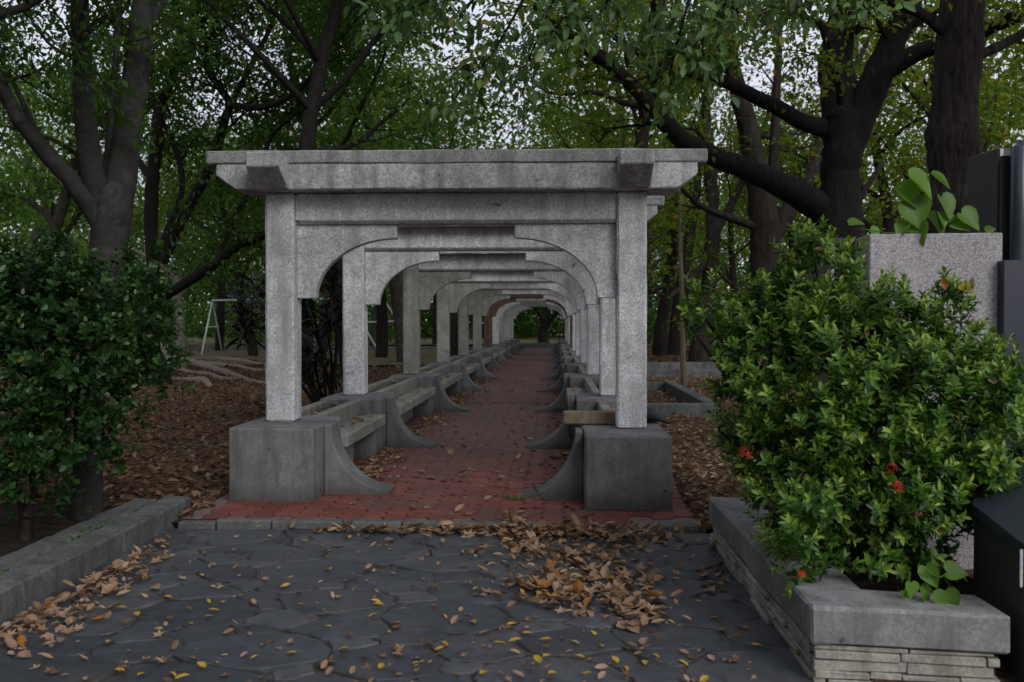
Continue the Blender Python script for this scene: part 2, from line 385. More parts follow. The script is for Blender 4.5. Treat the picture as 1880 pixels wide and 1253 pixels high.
def catmull(P, n):
    P = np.asarray(P, float)
    if len(P) < 3: return np.array([P[0] + (P[-1] - P[0]) * t for t in np.linspace(0, 1, n)])
    Q = np.vstack([2 * P[0] - P[1], P, 2 * P[-1] - P[-2]])
    out = []
    for s in np.linspace(0, len(P) - 1 - 1e-9, n):
        i = int(s); t = s - i; a, b, c, d = Q[i], Q[i + 1], Q[i + 2], Q[i + 3]
        out.append(0.5 * ((2 * b) + (c - a) * t + (2 * a - 5 * b + 4 * c - d) * t * t + (3 * b - a - 3 * c + d) * t ** 3))
    return np.array(out)
def tube(P, R, sides=8, rng=None, lump=0.0):
    P = np.asarray(P, float); n = len(P)
    T = np.gradient(P, axis=0); T /= np.linalg.norm(T, axis=1)[:, None] + 1e-9
    u = np.cross(T[0], [0.31, 0.95, 0.05]); u /= np.linalg.norm(u) + 1e-9
    ang = np.arange(sides) * 2 * math.pi / sides
    V = np.empty((n, sides, 3))
    ph = rng.random(3) * 6 if rng is not None else (0, 0, 0)
    for i in range(n):
        u = u - T[i] * (u @ T[i]); u /= np.linalg.norm(u) + 1e-9
        w = np.cross(T[i], u)
        r = R[i]
        if lump: r = r * (1 + lump * np.sin(ang * 3 + ph[0] + i * 0.1) + lump * 0.7 * np.sin(ang * 2 + ph[1] - i * 0.16) + lump * 0.5 * math.sin(i * 0.7 + ph[2]))
        V[i] = P[i] + (np.cos(ang) * r)[:, None] * u + (np.sin(ang) * r)[:, None] * w
    V = V.reshape(-1, 3)
    i, j = np.meshgrid(np.arange(n - 1), np.arange(sides), indexing='ij'); i = i.ravel(); j = j.ravel(); k = (j + 1) % sides
    a, b, c, d = i * sides + j, i * sides + k, (i + 1) * sides + k, (i + 1) * sides + j
    F = np.vstack([np.stack([a, b, c], 1), np.stack([a, c, d], 1)])
    tip = len(V); V = np.vstack([V, P[-1] + T[-1] * R[-1]])
    F = np.vstack([F, np.stack([(n - 1) * sides + np.arange(sides), (n - 1) * sides + (np.arange(sides) + 1) % sides, np.full(sides, tip)], 1)])
    return V, F
def join(parts):
    Vs, Fs, o = [], [], 0
    for V, F in parts:
        Vs.append(V); Fs.append(F + o); o += len(V)
    return np.vstack(Vs), np.vstack(Fs)

# leaf outlines: (along, across, out of plane), triangles
KITE = (np.array([(0, 0, 0), (0.42, 0.5, 0.10), (1, 0, -0.06), (0.42, -0.5, 0.10)]), np.array([(0, 2, 1), (0, 3, 2)]))
OVAL = (np.array([(0, 0, 0), (0.3, 0.46, 0.07), (0.68, 0.40, 0.04), (1, 0, -0.10), (0.68, -0.40, 0.04), (0.3, -0.46, 0.07), (0.5, 0, -0.02)]),
        np.array([(0, 6, 1), (1, 6, 2), (2, 6, 3), (3, 6, 4), (4, 6, 5), (5, 6, 0)]))
CURL = (np.array([(0, 0, 0.02), (0.28, 0.42, 0.16), (0.66, 0.40, 0.26), (1, 0.05, 0.20), (0.7, -0.36, 0.20), (0.3, -0.45, 0.12), (0.5, 0, -0.02)]),
        np.array([(0, 6, 1), (1, 6, 2), (2, 6, 3), (3, 6, 4), (4, 6, 5), (5, 6, 0)]))
def _star():
    v = [(0.42, 0, -0.02)]
    for i in range(10):
        a = i * math.pi / 5 + math.pi
        r = 0.55 if i % 2 == 0 else 0.24
        if i == 0: r = 0.42
        v.append((0.42 + r * math.cos(a), r * math.sin(a) * 1.05, 0.14 if i % 2 == 0 else 0.03))
    return np.array(v), np.array([(0, 1 + i, 1 + (i + 1) % 10) for i in range(10)])
STAR = _star()
def heart_shape():
    pts = [(0, 0), (-0.12, 0.16), (-0.10, 0.36), (0.08, 0.50), (0.32, 0.50), (0.56, 0.36), (0.80, 0.16), (1.0, 0.0)]
    out = pts + [(x, -y) for x, y in pts[-2:0:-1]]
    v = [(0.3, 0, -0.06)] + [(x, y, 0.36 * abs(y) - 0.32 * max(0, x - 0.45)) for x, y in out]
    k = len(out)
    return np.array(v), np.array([(0, 1 + i, 1 + (i + 1) % k) for i in range(k)])
HEART = heart_shape()

def norm(a): return a / (np.linalg.norm(a, axis=-1, keepdims=True) + 1e-9)
def leaves(P, A, N, L, W, shape):
    """many leaves as one triangle soup: P base, A axis, N face normal, L length, W width"""
    A = norm(A); B = norm(np.cross(N, A)); N = np.cross(A, B)
    S, T = shape
    V = (P[:, None, :] + A[:, None, :] * (S[None, :, 0, None] * L[:, None, None]) + B[:, None, :] * (S[None, :, 1, None] * W[:, None, None])
         + N[:, None, :] * (S[None, :, 2, None] * L[:, None, None]))
    Fc = T[None] + (np.arange(len(P)) * len(S))[:, None, None]
    return V.reshape(-1, 3), Fc.reshape(-1, 3)

# ------------------------------------------------------------------ ground
rng = np.random.default_rng(7)
CXP = -0.848                                   # centre line of the pergola
def floor_z(x, y):                             # the paving has sunk by the front right pedestal
    s = np.clip((np.asarray(x) + 0.5) / 0.8, 0, 1) * np.clip((9.2 - np.asarray(y)) / 1.6, 0, 1)
    return -0.05 * s * s * (3 - 2 * s)
def grid_sheet(name, xs, ys, zf, mat, skip=None, kind='structure'):
    xs, ys = np.array(xs), np.array(ys)
    X, Y = np.meshgrid(xs, ys); Z = zf(X, Y)
    V = np.stack([X, Y, Z], -1).reshape(-1, 3); nx = len(xs)
    Q = []
    for j in range(len(ys) - 1):
        for i in range(nx - 1):
            if skip and skip((xs[i] + xs[i + 1]) / 2, (ys[j] + ys[j + 1]) / 2): continue
            a = j * nx + i
            Q.append((a, a + 1, a + nx + 1, a + nx))
    o = place(name, mesh_np(name, V, np.array(Q), mat, True)); o['kind'] = kind
    return o
grid_sheet('ground', [-600, 600], [-600, 900], lambda X, Y: X * 0 - 0.35, 'soil')
def ground_z(X, Y):
    X = np.asarray(X, float); Y = np.asarray(Y, float)
    z = -0.035 + 0.02 * np.sin(X * 1.3 + 0.5) * np.sin(Y * 0.9) + 0.012 * np.sin(X * 3.1 + Y * 2.3)
    near = np.clip((np.abs(X - CXP) - 1.9) / 2, 0, 1)
    z = z + near * 0.06 * np.sin(X * 0.23 + 1) * np.sin(Y * 0.17)
    return np.where((X > -2.7) & (X < 1.06) & (Y > 6.7) & (Y < 52), -0.16, z)
gx = sorted(set(list(np.round(np.arange(-70, 70.1, 2.5), 3)) + list(np.round(np.arange(-14, 12, 0.5), 3)) + [-2.95, 1.3, -2.72, -2.68, 1.04, 1.08]))
gy = sorted(set(list(np.round(np.arange(-20, 130, 3.0), 3)) + list(np.round(np.arange(2, 26, 0.5), 3)) + [6.80]))
forest = grid_sheet('forest_floor', gx, gy, ground_z, 'soil', lambda x, y: -2.95 < x < 1.3 and y < 6.8)
grid_sheet('grass_clearing', np.arange(-40, 30.1, 5), np.arange(56, 120, 8), lambda X, Y: X * 0 + 0.10 + 0.05 * np.sin(X), 'grass')
grid_sheet('grass_patch', np.arange(-30, -3, 1.0), np.arange(31, 53, 1.0), lambda X, Y: 0.05 + 0.03 * np.sin(X * 0.9) * np.sin(Y * 0.8) + 0 * X, 'grass')

# ------------------------------------------------------------------ flagstone plaza
plaza = grid_sheet('plaza', np.linspace(-2.95, 1.35, 12), np.linspace(-3, 6.82, 25), lambda X, Y: X * 0 - 0.070 + 0.002 * np.sin(X * 5) * np.sin(Y * 4), 'gravel')
def clip_poly(poly, m, n):                     # keep the side of m that n points away from
    out = []
    for i in range(len(poly)):
        a, b = poly[i], poly[(i + 1) % len(poly)]
        da, db = (a - m) @ n, (b - m) @ n
        if da <= 0: out.append(a)
        if da * db < 0: out.append(a + (b - a) * da / (da - db))
    return out
def voronoi_cells(sites, lo, hi, w):
    cells = []
    for i, s in enumerate(sites):
        poly = [np.array(p, float) for p in ((lo[0], lo[1]), (hi[0], lo[1]), (hi[0], hi[1]), (lo[0], hi[1]))]
        d = np.linalg.norm(sites - s, axis=1)
        for j in np.argsort(d)[1:30]:
            poly = clip_poly(poly, s + (sites[j] - s) * (w[i] / (w[i] + w[j])), sites[j] - s)
            if not poly: break
        cells.append(poly)
    return cells
def stone_geo(poly, c, r):
    """rounded flagstone: outline shrunk for the joint, chipped edge, chamfered top"""
    P = np.array(poly) - c
    P = P * (1 - 0.011 / (np.linalg.norm(P, axis=1)[:, None] + 0.05))
    Q = []
    k = len(P)
    for i in range(k):
        a, b, d = P[i - 1], P[i], P[(i + 1) % k]
        c1 = r.uniform(0.05, 0.2); Q.append(b + (a - b) * c1 + (r.random(2) - 0.5) * 0.016); Q.append(b + (d - b) * c1 + (r.random(2) - 0.5) * 0.016); Q.append((b + d) / 2 + (r.random(2) - 0.5) * 0.03)
    Q = np.array(Q); k = len(Q)
    t = (r.random(2) - 0.5) * 0.035
    zt = 0.0 + (r.random() - 0.5) * 0.010
    inn = Q * (1 - 0.008 / (np.linalg.norm(Q, axis=1)[:, None] + 0.02))
    top = np.c_[inn, zt + inn @ t + (r.random(k) - 0.5) * 0.003]; mid = np.c_[Q, zt - 0.007 + Q @ t]; bot = np.c_[Q, np.full(k, -0.05)]
    V = np.vstack([top, mid, bot, [[0, 0, zt + 0.001]]])
    Fc = [(3 * k, i, (i + 1) % k) for i in range(k)]
    for o in (0, k):
        for i in range(k):
            j = (i + 1) % k
            Fc += [(o + i, o + k + i, o + k + j), (o + i, o + k + j, o + j)]
    return V, np.array(Fc)
r_ = np.random.default_rng(21)
sites, srad = [], []
for dm, tries in ((0.46, 120), (0.36, 260), (0.27, 1200), (0.20, 2500), (0.13, 5000)):
    for _ in range(tries):
        p = np.array([r_.uniform(-2.8, 1.2) / 1.3, r_.uniform(-2.4, 6.72)]); rd = dm * r_.uniform(0.85, 1.15)
        if all((p[0] - q[0]) ** 2 + (p[1] - q[1]) ** 2 > ((rd + w) / 2) ** 2 for q, w in zip(sites, srad)): sites.append(p); srad.append(rd)
sites, srad = np.array(sites), np.array(srad)
cells = voronoi_cells(sites, (-2.86 / 1.3, -2.6), (1.15 / 1.3, 6.77), srad)
far_parts = []
n_st = 0
order = np.argsort(np.hypot(sites[:, 0] * 1.3, sites[:, 1] - 5))
for i in order:
    poly = cells[i]
    if len(poly) < 3: continue
    poly = [np.array([p[0] * 1.3, p[1]]) for p in poly]
    c = np.mean(poly, 0)
    V, Fc = stone_geo(poly, c, r_)
    q = project((c[0], c[1], -0.06)) if c[1] > 1 else (0, 9999, 1)
    if q[1] < 1330 and n_st < 298:
        solid('flagstone', V + [c[0], c[1], -0.06], Fc, 'slate', plaza, (c[0], c[1], -0.06)); n_st += 1
    else: far_parts.append((V + [c[0], c[1], -0.06], Fc))
V, Fc = join(far_parts)
tag(solid('flagstones', V, Fc, 'slate', plaza), kind='stuff')

# ------------------------------------------------------------------ red tiled path
def path_slab():
    xs = np.concatenate([[-2.75], np.linspace(-2.4, 0.72, 14), [1.1]]); ys = np.concatenate([np.linspace(6.86, 9.4, 12), np.arange(10, 17, 1.0), [17.0]])
    return grid_sheet('path', xs, ys, lambda X, Y: floor_z(X, Y) - 0.012, 'mortar', lambda x, y: x > 0.72 and y < 7.2)
path = path_slab()
grid_sheet('far_path', [-2.75, 1.1], [17.0, 25.0, 25.02, 28.0, 28.02, 52.0], lambda X, Y: np.where(Y > 25.01, np.where(Y > 28.01, 0.05, 0.03), 0.0), 'tilefar')
HW, HD = 0.103, 0.18                           # hexagon half length, depth over flats
hexp = [(-HW, 0), (-HW * 0.62, -HD / 2), (HW * 0.62, -HD / 2), (HW, 0), (HW * 0.62, HD / 2), (-HW * 0.62, HD / 2)]
def hex_mesh():
    s1 = np.array(hexp) * 0.965; s0 = np.array(hexp) * 0.93
    V = np.vstack([np.c_[s0, np.zeros(6)], np.c_[s1, np.full(6, -0.003)], np.c_[s1, np.full(6, -0.02)]])
    Fc = [(0, 1, 2), (0, 2, 3), (0, 3, 4), (0, 4, 5)]
    for o in (0, 6):
        for i in range(6):
            j = (i + 1) % 6; Fc += [(o + i, o + 6 + i, o + 6 + j), (o + i, o + 6 + j, o + j)]
    return V, np.array(Fc)
HV, HF = hex_mesh()
hex_me = mesh_np('tile', HV, HF, 'tile')
cand = []
pitch = HW * 1.62
for ci in range(-40, 40):
    x = CXP + ci * pitch
    for ri in range(0, 70):
        y = 6.96 + ri * HD + (HD / 2 if ci % 2 else 0)
        if not (-2.66 < x < 1.02) or y > 16.9 or (x > 0.62 and y < 7.3) or y < 6.9: continue
        if 7.62 < y < 8.4 and (-2.52 < x < -2.03 or 0.34 < x < 0.82): continue
        cand.append((x, y))
cand.sort(key=lambda p: p[1] + 0.05 * abs(p[0] - CXP))
rest = []
rt_ = random.Random(5)
for i, (x, y) in enumerate(cand):
    z = float(floor_z(x, y)) + rt_.uniform(-0.003, 0.002)
    rx, ry = rt_.gauss(0, 0.008), rt_.gauss(0, 0.008)
    if i < 298: place('tile', hex_me, path, (x, y, z), (rx, ry, rt_.gauss(0, 0.01)))
    else: rest.append((HV + [x, y, z], HF))
V, Fc = join(rest)
tag(solid('tiles', V, Fc, 'tile', path), kind='stuff')
# concrete edging along the front of the path, in cast lengths, left ones chipped and painted
edge = empty('path_kerb', (-0.9, 6.8, 0), 'low worn concrete kerb edging the front of the red tiled path', 'kerb')
ex = [-2.74, -2.46, -2.05, -1.1, -0.1, 0.72]
for i in range(5):
    z1 = float(floor_z((ex[i] + ex[i + 1]) / 2, 6.85))
    o = box('kerb_length', (ex[i] + 0.004, 6.765 + (0.012 if i == 1 else 0), -0.12), (ex[i + 1] - 0.004, 6.857, z1 + 0.002 - (0.018 if i == 0 else 0)), 'kerb', edge, 0.012)
box('kerb_length', (0.725, 6.9, -0.12), (1.05, 7.0, -0.03), 'kerb', edge, 0.012)
box('kerb_length', (0.725, 7.02, -0.12), (1.1, 7.2, -0.055), 'kerb', edge, 0.012)

# ------------------------------------------------------------------ pergola
pergola = empty('pergola', (CXP, 8, 0), 'long weathered grey concrete pergola of repeating arched frames over the red path', 'pergola')
FY = [8.0, 10.95, 15.35, 19.75, 24.15, 28.5, 32.9, 37.3, 41.7, 46.1, 50.4]
Z_P, Z_T = 0.585, 2.53                         # pedestal top, pillar top
def bracket_profile(s):
    p = [(1.365, 2.268), (1.365, 1.64), (1.365 - 0.16, 1.64)]
    for i in range(1, 15):
        th = i / 14 * math.pi / 2
        p.append((1.365 - 0.86 + 0.70 * math.cos(th), 1.64 + 0.51 * math.sin(th)))
    p += [(1.365 - 0.86, 2.268)]
    return [(s * x, z) for x, z in p]
def buttress_profile(s, zo=0.0):
    p = [(1.077, -0.1), (1.077, Z_P - 0.005), (1.02, Z_P - 0.005)]
    for i in range(1, 13):
        th = i / 12 * math.pi / 2
        p.append((0.525 + 0.495 * math.cos(th), Z_P - 0.005 - 0.545 * math.sin(th)))
    p += [(0.525, -0.1)]
    return [(s * x, z + zo) for x, z in p]
def lintel_profile(): return [(0.04, Z_T - 0.002), (0.04, 2.30), (0.075, 2.27), (0.22, 2.27), (0.22, Z_T - 0.002)]
beam_prof = [(-1.98, 2.744), (-1.98, 2.65), (-1.82, 2.532), (1.84, 2.532), (2.0, 2.65), (2.0, 2.744)]
shared = {}
def pm(key, f):
    if key not in shared: shared[key] = f()
    return shared[key]
for k, fy in enumerate(FY):
    m_p = 'pillar' if k != 6 else 'dark_brown'; m_b = 'beam' if k != 6 else 'dark_brown'
    for s in (-1, 1):
        m_p = m_b = 'dark_brown' if k == 6 else ('algae_shade' if (s == -1 and 2 <= k <= 5) else 'pillar')
        sink = -0.045 if (k == 0 and s == 1) else 0.0
        zl = Z_P + sink
        h = Z_T - zl
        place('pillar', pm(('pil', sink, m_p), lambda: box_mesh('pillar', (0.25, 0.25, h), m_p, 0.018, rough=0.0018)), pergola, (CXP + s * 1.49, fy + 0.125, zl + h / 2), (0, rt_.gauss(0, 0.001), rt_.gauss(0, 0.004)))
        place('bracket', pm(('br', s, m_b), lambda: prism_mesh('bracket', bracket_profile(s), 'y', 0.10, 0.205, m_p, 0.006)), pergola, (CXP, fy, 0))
        ped = place('pedestal', pm(('ped', 0), lambda: box_mesh('pedestal', (0.69, 0.98, Z_P + 0.12), 'cement', 0.014, rough=0.0025)), pergola, (CXP + s * 1.425, fy + 0.01, (Z_P - 0.12) / 2 + sink), (0, rt_.gauss(0, 0.002), rt_.gauss(0, 0.004)))
        place('buttress', pm(('but', s), lambda: prism_mesh('buttress', buttress_profile(s), 'y', -0.15, 0.15, 'cement', 0.008)), ped, (CXP, fy + 0.01, sink))
    m_b = 'beam' if k != 6 else 'dark_brown'
    bo = place('beam', pm(('beam', m_b), lambda: prism_mesh('beam', beam_prof, 'y', -0.16, 0.28, m_b, 0.010, rough=0.002)), pergola, (CXP, fy, 0), (0, rt_.gauss(0, 0.0015), 0))
    place('cap', pm(('cap',), lambda: box_mesh('cap', (4.14, 0.455, 0.108), 'cap', 0.010, rough=0.0022)), bo, (CXP + 0.01, fy + 0.06, 2.80))
    place('lintel', pm(('lin', m_b), lambda: prism_mesh('lintel', lintel_profile(), 'x', -1.362, 1.362, 'pillar' if k != 6 else 'dark_brown', 0.006)), pergola, (CXP, fy, 0))
seam = catmull([(CXP - 1.765, 0.30), (CXP - 1.6, 0.305), (CXP - 1.45, 0.285), (CXP - 1.3, 0.30), (CXP - 1.10, 0.29)], 24)
for s_, dz_ in ((0.0, 0.0), (2.86, -0.03)):
    fr_y = 8 + 0.01 - 0.4905
    V, Fc = tube(np.array([(x + s_, fr_y, z + dz_ + rt_.gauss(0, 0.007)) for x, z in seam]), 0.0004 + 0.0011 * np.abs(np.sin(np.arange(24) * 1.3 + s_)), 4)
    solid('crack_line', V, Fc, 'bench', pergola)
# side beams that cross over the pillars and their cut ends at the front
stub = [(-0.46, 2.79), (-0.46, 2.685), (-0.20, 2.54), (-0.25, 2.54), (-0.25, 2.79)]
for s in (-1, 1):
    place('beam_end', prism_mesh('beam_end', [(-0.46, 2.795), (-0.46, 2.68), (-0.20, 2.54), (-0.162, 2.54), (-0.162, 2.795)], 'x', -0.135, 0.135, 'beam', 0.008), pergola, (CXP + s * 1.49, 8, 0))
    for k in range(len(FY) - 1):
        box('side_beam', (CXP + s * 1.49 - 0.12, FY[k] + 0.283, 2.55), (CXP + s * 1.49 + 0.12, FY[k + 1] - 0.163, 2.78), 'beam', pergola, 0.008)
# benches and planting troughs between the pedestals
litter_spots = []
for k in range(len(FY) - 1):
    y0, y1 = FY[k] + 0.503, FY[k + 1] - 0.483
    for s in (-1, 1):
        def X(a, b): return sorted((CXP + s * a, CXP + s * b))
        a, b = X(1.31, 1.41)
        tr = box('trough_wall', (a, y0, -0.1), (b, y1, Z_P - 0.012), 'bench', pergola, 0.010)
        a, b = X(1.66, 1.765)
        box('trough_wall', (a, y0, -0.1), (b, y1, Z_P - 0.02), 'bench', pergola, 0.010)
        a, b = X(1.412, 1.658)
        box('trough_soil', (a, y0, -0.1), (b, y1, 0.47), 'darksoil', pergola, 0)
        litter_spots.append((a, b, y0, y1, 0.475))
        a, b = X(1.02, 1.307)
        st = box('bench_seat', (a, y0 + 0.002, 0.30), (b, y1 - 0.002, 0.42), 'bench', pergola, 0.012)
        a, b = X(1.06, 1.305)
        for yy in (y0 + 0.05, y1 - 0.45): box('bench_support', (a, yy, -0.08), (b, yy + 0.40, 0.297), 'cement', st, 0.010)
# crack through the front right buttress: a dark wedge let into the concrete
cr = [(-0.2, 0.115), (-0.185, 0.10), (-0.165, 0.06), (-0.14, 0.035), (-0.10, 0.0), (-0.02, -0.035), (0.06, -0.048)]
cvs = catmull([(x, 7.857, z) for x, z in [(-0.185, 0.105), (-0.17, 0.075), (-0.15, 0.04), (-0.115, 0.0)]], 10)
V, Fc = tube(cvs, np.full(10, 0.0055), 5)
solid('crack', V, Fc, 'black', pergola)
cv2 = catmull([(-0.11, 7.84, -0.012), (-0.0, 7.72, -0.018), (0.1, 7.6, -0.032), (0.2, 7.53, -0.040), (0.24, 7.515, -0.044), (0.55, 7.515, -0.047), (0.93, 7.515, -0.05)], 40)
cv2[:, 2] = [float(floor_z(p[0], p[1])) - 0.002 for p in cv2]
cv2[1:-1, 1] += rng.normal(0, 0.008, 38)
V, Fc = tube(cv2, 0.010 + 0.006 * rng.random(40), 5)
tag(solid('paving_crack', V, Fc, 'black', path), kind='stuff')

# ------------------------------------------------------------------ left planting bed: raised kerb, low inner kerb
def kerb_run(name, pts, w, z0, z1, mat, label, cat='kerb', n=4, group=None):
    """a straight kerb from a to b built of cast lengths"""
    a, b = np.array(pts[0], float), np.array(pts[1], float)
    d = b - a; L = np.linalg.norm(d); ang = math.atan2(d[1], d[0])
    e = empty(name, (*((a + b) / 2), z0), label, cat, group)
    for i in range(n):
        c = a + d * (i + 0.5) / n
        place('kerb_length', box_mesh('kerb_length', (L / n - 0.006, w, z1 - z0), mat, 0.014, rough=0.003), e, (c[0], c[1], (z0 + z1) / 2), (0, 0, ang + rt_.gauss(0, 0.002)))
    return e
kerb_run('bed_kerb', [(-2.81, 1.2), (-2.90, 7.22)], 0.20, -0.15, 0.09, 'kerb', 'raised concrete kerb along the left edge of the flagstones', n=5)
kerb_run('inner_kerb', [(-3.12, 2.0), (-3.22, 7.35)], 0.19, -0.15, 0.045, 'kerb', 'low mossy concrete strip behind the raised kerb under the shrub', n=4)
grid_sheet('bed_soil', np.linspace(-6.5, -2.92, 8), np.linspace(0, 7.3, 10), lambda X, Y: X * 0 + 0.005 + 0.012 * np.sin(X * 7) * np.sin(Y * 5), 'darksoil')
# kerbs right of the pergola
bx_ = empty('square_kerb', (2.2, 17.5, 0), 'square concrete planting kerb on the leaf litter right of the pergola', 'kerb')
for lo, hi in (((1.2, 14.65), (2.52, 14.85)), ((2.33, 14.85), (2.53, 20.6)), ((1.2, 20.4), (2.33, 20.6))):
    box('kerb_length', (*lo, -0.12), (*hi, 0.19 if lo[1] < 20 else 0.16), 'kerb', bx_, 0.015)
kerb_run('long_kerb', [(1.35, 26.4), (9.5, 27.2)], 0.3, -0.15, 0.14, 'kerb', 'long low concrete kerb crossing the litter before the right hand trunks', n=4)
kerb_run('back_kerb', [(1.35, 28.6), (9.5, 29.6)], 0.3, -0.15, 0.24, 'kerb', 'second low kerb behind the long one at the right', n=4)
kerb_run('playground_kerb', [(-26, 48.5), (-3.4, 48.5)], 0.4, -0.2, 0.22, 'kerb', 'dark low kerb behind the white swing frame', n=8)
kerb_run('end_kerb', [(-4.4, 53.2), (3.5, 53.2)], 0.4, -0.2, 0.30, 'kerb', 'dark kerb closing the far end of the red path', n=4)

# ------------------------------------------------------------------ right planter: coping on stacked ledger stones
planter = empty('raised_planter', (1.45, 5.2, -0.06), 'raised stone planter with thick concrete coping at the right edge of the flagstones', 'planter')
PF = math.atan2(-0.085, 0.717)                 # the planter's front runs a little towards the viewer
EU = np.array([math.cos(PF), math.sin(PF), 0]); EV = np.array([-0.0077, 1.0, 0]); P0 = np.array([1.053, 3.944, 0])
PA = 0.0077
def pl(u, v, z): return P0 + EU * u + EV * v + np.array([0, 0, z])   # u along the front, v back
ZC0, ZC1 = 0.105, 0.265
def plprism(name, uv, z0, z1, mat, bev=0.012):
    pts = [pl(u, v, 0)[:2] for u, v in uv]; c = np.mean(pts, 0)
    return place(name, prism_mesh(name, [p - c for p in pts], 'z', z0 - ZC0, z1 - ZC0, mat, bev, rough=0.0022 if bev else 0), planter, (c[0], c[1], ZC0))
def quad(u0, u1, v0, v1): return [(u0, v0), (u1, v0), (u1, v1), (u0, v1)]
plprism('coping', quad(0, 0.765, 0, 0.30), ZC0, ZC1, 'coping')
plprism('coping', quad(0, 0.30, 0.303, 1.35), ZC0, ZC1 - 0.002, 'coping')
plprism('coping', quad(0, 0.30, 1.353, 2.50), ZC0, ZC1 - 0.004, 'coping')
plprism('soil', quad(0.302, 0.95, 0.302, 2.5), -0.1, 0.21, 'darksoil', 0)
plprism('core', quad(0.065, 0.74, 0.065, 2.48), -0.14, ZC0 - 0.002, 'darksoil', 0)
rs = random.Random(3)
def ledger(u_of, total, z0, z1):
    z = z0
    while z < z1 - 0.012:
        h = min(rs.uniform(0.018, 0.055), z1 - z)
        if z1 - (z + h) < 0.015: h = z1 - z
        t = rs.uniform(-0.1, 0)
        while t < total:
            w = rs.uniform(0.12, 0.5)
            a, b = max(0, t), min(total, t + w)
            if b - a > 0.03: u_of(a, b, z, z + h)
            t += w
        z += h
def front_stone(a, b, z0, z1):
    d = rs.uniform(-0.008, 0.012)
    c = pl(0.02 + (a + b) / 2, 0.045 + d, (z0 + z1) / 2)
    place('ledger_stone', box_mesh('ledger_stone', (b - a - 0.004, 0.06, z1 - z0 - 0.004), 'ledge', 0.004, 0.0035, rs), planter, c, (rs.gauss(0, 0.02), rs.gauss(0, 0.006), PF + rs.gauss(0, 0.01)))
def side_stone(a, b, z0, z1):
    d = rs.uniform(-0.012, 0.018)
    c = pl(0.04 + d, 0.08 + (a + b) / 2, (z0 + z1) / 2)
    place('ledger_stone', box_mesh('ledger_stone', (0.06, b - a - 0.004, z1 - z0 - 0.004), 'ledge', 0.004, 0.004, rs), planter, c, (rs.gauss(0, 0.01), rs.gauss(0, 0.03), PA + rs.gauss(0, 0.012)))
ledger(front_stone, 0.72, -0.10, ZC0 - 0.002)
ledger(side_stone, 2.40, -0.10, ZC0 - 0.002)

# ------------------------------------------------------------------ granite memorial at the right edge
def upright(name, c, size, rz, mat, label, cat, edge=False):
    o = empty(name, (c[0], c[1], c[2] - size[2] / 2), label, cat)
    place('slab', box_mesh('slab', size, mat, 0.004), o, c, (0, 0, rz))
    return o
g1, g2 = aty(1600, 430, 5.6), aty(1845, 432, 5.55)
gw = np.linalg.norm((g2 - g1)[:2])
gc = (g1 + g2) / 2
gz1 = g1[2]
gr = empty('granite_block', (gc[0], gc[1] + 0.1, 0), 'speckled pink grey granite block standing behind the flowering bush', 'stone block')
place('upper_block', box_mesh('upper_block', (gw, 0.34, gz1 - 0.985), 'granite', 0.006), gr, (gc[0], gc[1] + 0.17, (gz1 + 0.985) / 2), (0, 0, math.atan2(g2[1] - g1[1], g2[0] - g1[0])))
place('lower_block', box_mesh('lower_block', (gw + 0.004, 0.34, 1.08), 'granite', 0.006), gr, (gc[0] - 0.004, gc[1] + 0.172, 0.44), (0, 0, math.atan2(g2[1] - g1[1], g2[0] - g1[0])))
def pier(px, py, d, dx, length, label, zlo=-0.1):
    t = at(px, py, d)
    o = empty('granite_pier', (t[0], t[1], zlo), label, 'pier')
    h = t[2] - zlo
    ang = math.atan2(length, dx)
    c = (t[0] + dx / 2, t[1] + length / 2, zlo + h / 2)
    L = math.hypot(dx, length)
    place('slab', box_mesh('slab', (L, 0.10, h), 'darkgran', 0.004), o, c, (0, 0, ang))
    nx, ny = -math.sin(ang), math.cos(ang)
    place('sawn_edge', box_mesh('sawn_edge', (0.006, 0.020, h - 0.01), 'bright_edge', 0), o, (t[0] - math.cos(ang) * 0.005 + nx * 0.030, t[1] - math.sin(ang) * 0.005 + ny * 0.030, zlo + h / 2), (0, 0, ang))
    return o
pier(1847, 272, 5.9, -0.03, 0.36, 'tall dark granite pier rising behind the right end of the granite block')
pier(1537, 437, 6.3, 0.10, 0.9, 'shorter dark granite pier half hidden behind the flowering bush')
# polished black wall, lectern and column
pw = at(1843, 478, 5.35)
bw = empty('black_granite_wall', (pw[0] + 0.4, pw[1], 0), 'polished black granite panel right of the speckled block', 'panel')
box('panel', (pw[0], pw[1], -0.1), (pw[0] + 0.9, pw[1] + 0.10, pw[2]), 'polish', bw, 0.004)
pc = at(1862, 270, 5.7)
bc = empty('black_granite_column', (pc[0] + 0.05, pc[1], 0), 'polished black column above the panel at the right picture edge', 'column')
V, Fc = tube(np.array([(pc[0] + 0.06, pc[1] + 0.05, z) for z in (0.9, 1.4, 2.0, pc[2])]), np.full(4, 0.055), 14)
solid('shaft', V, Fc, 'polish', bc, smooth=True)
box('back_strip', (pc[0] - 0.012, pc[1] + 0.12, 0.9), (pc[0] + 0.2, pc[1] + 0.16, pc[2] - 0.03), 'black', bc, 0.002)
le = empty('granite_lectern', (2.2, 4.3, -0.06), 'black granite lectern with sloping polished top beside the planter', 'lectern')
A, B = at(1784, 925, 4.35), at(1884, 1003, 3.75)       # front left edge of the sloping top
Cc, Dd = at(1838, 822, 5.0), at(1990, 818, 4.75)
E_ = B + (Dd - Cc) * 0.9
top = np.array([A, B, E_, Dd, Cc])
th = np.array([0, 0, -0.05])
V = np.vstack([top, top + th])
Fc = [(0, 1, 2), (0, 2, 3), (0, 3, 4), (5, 7, 6), (5, 8, 7), (5, 9, 8)]
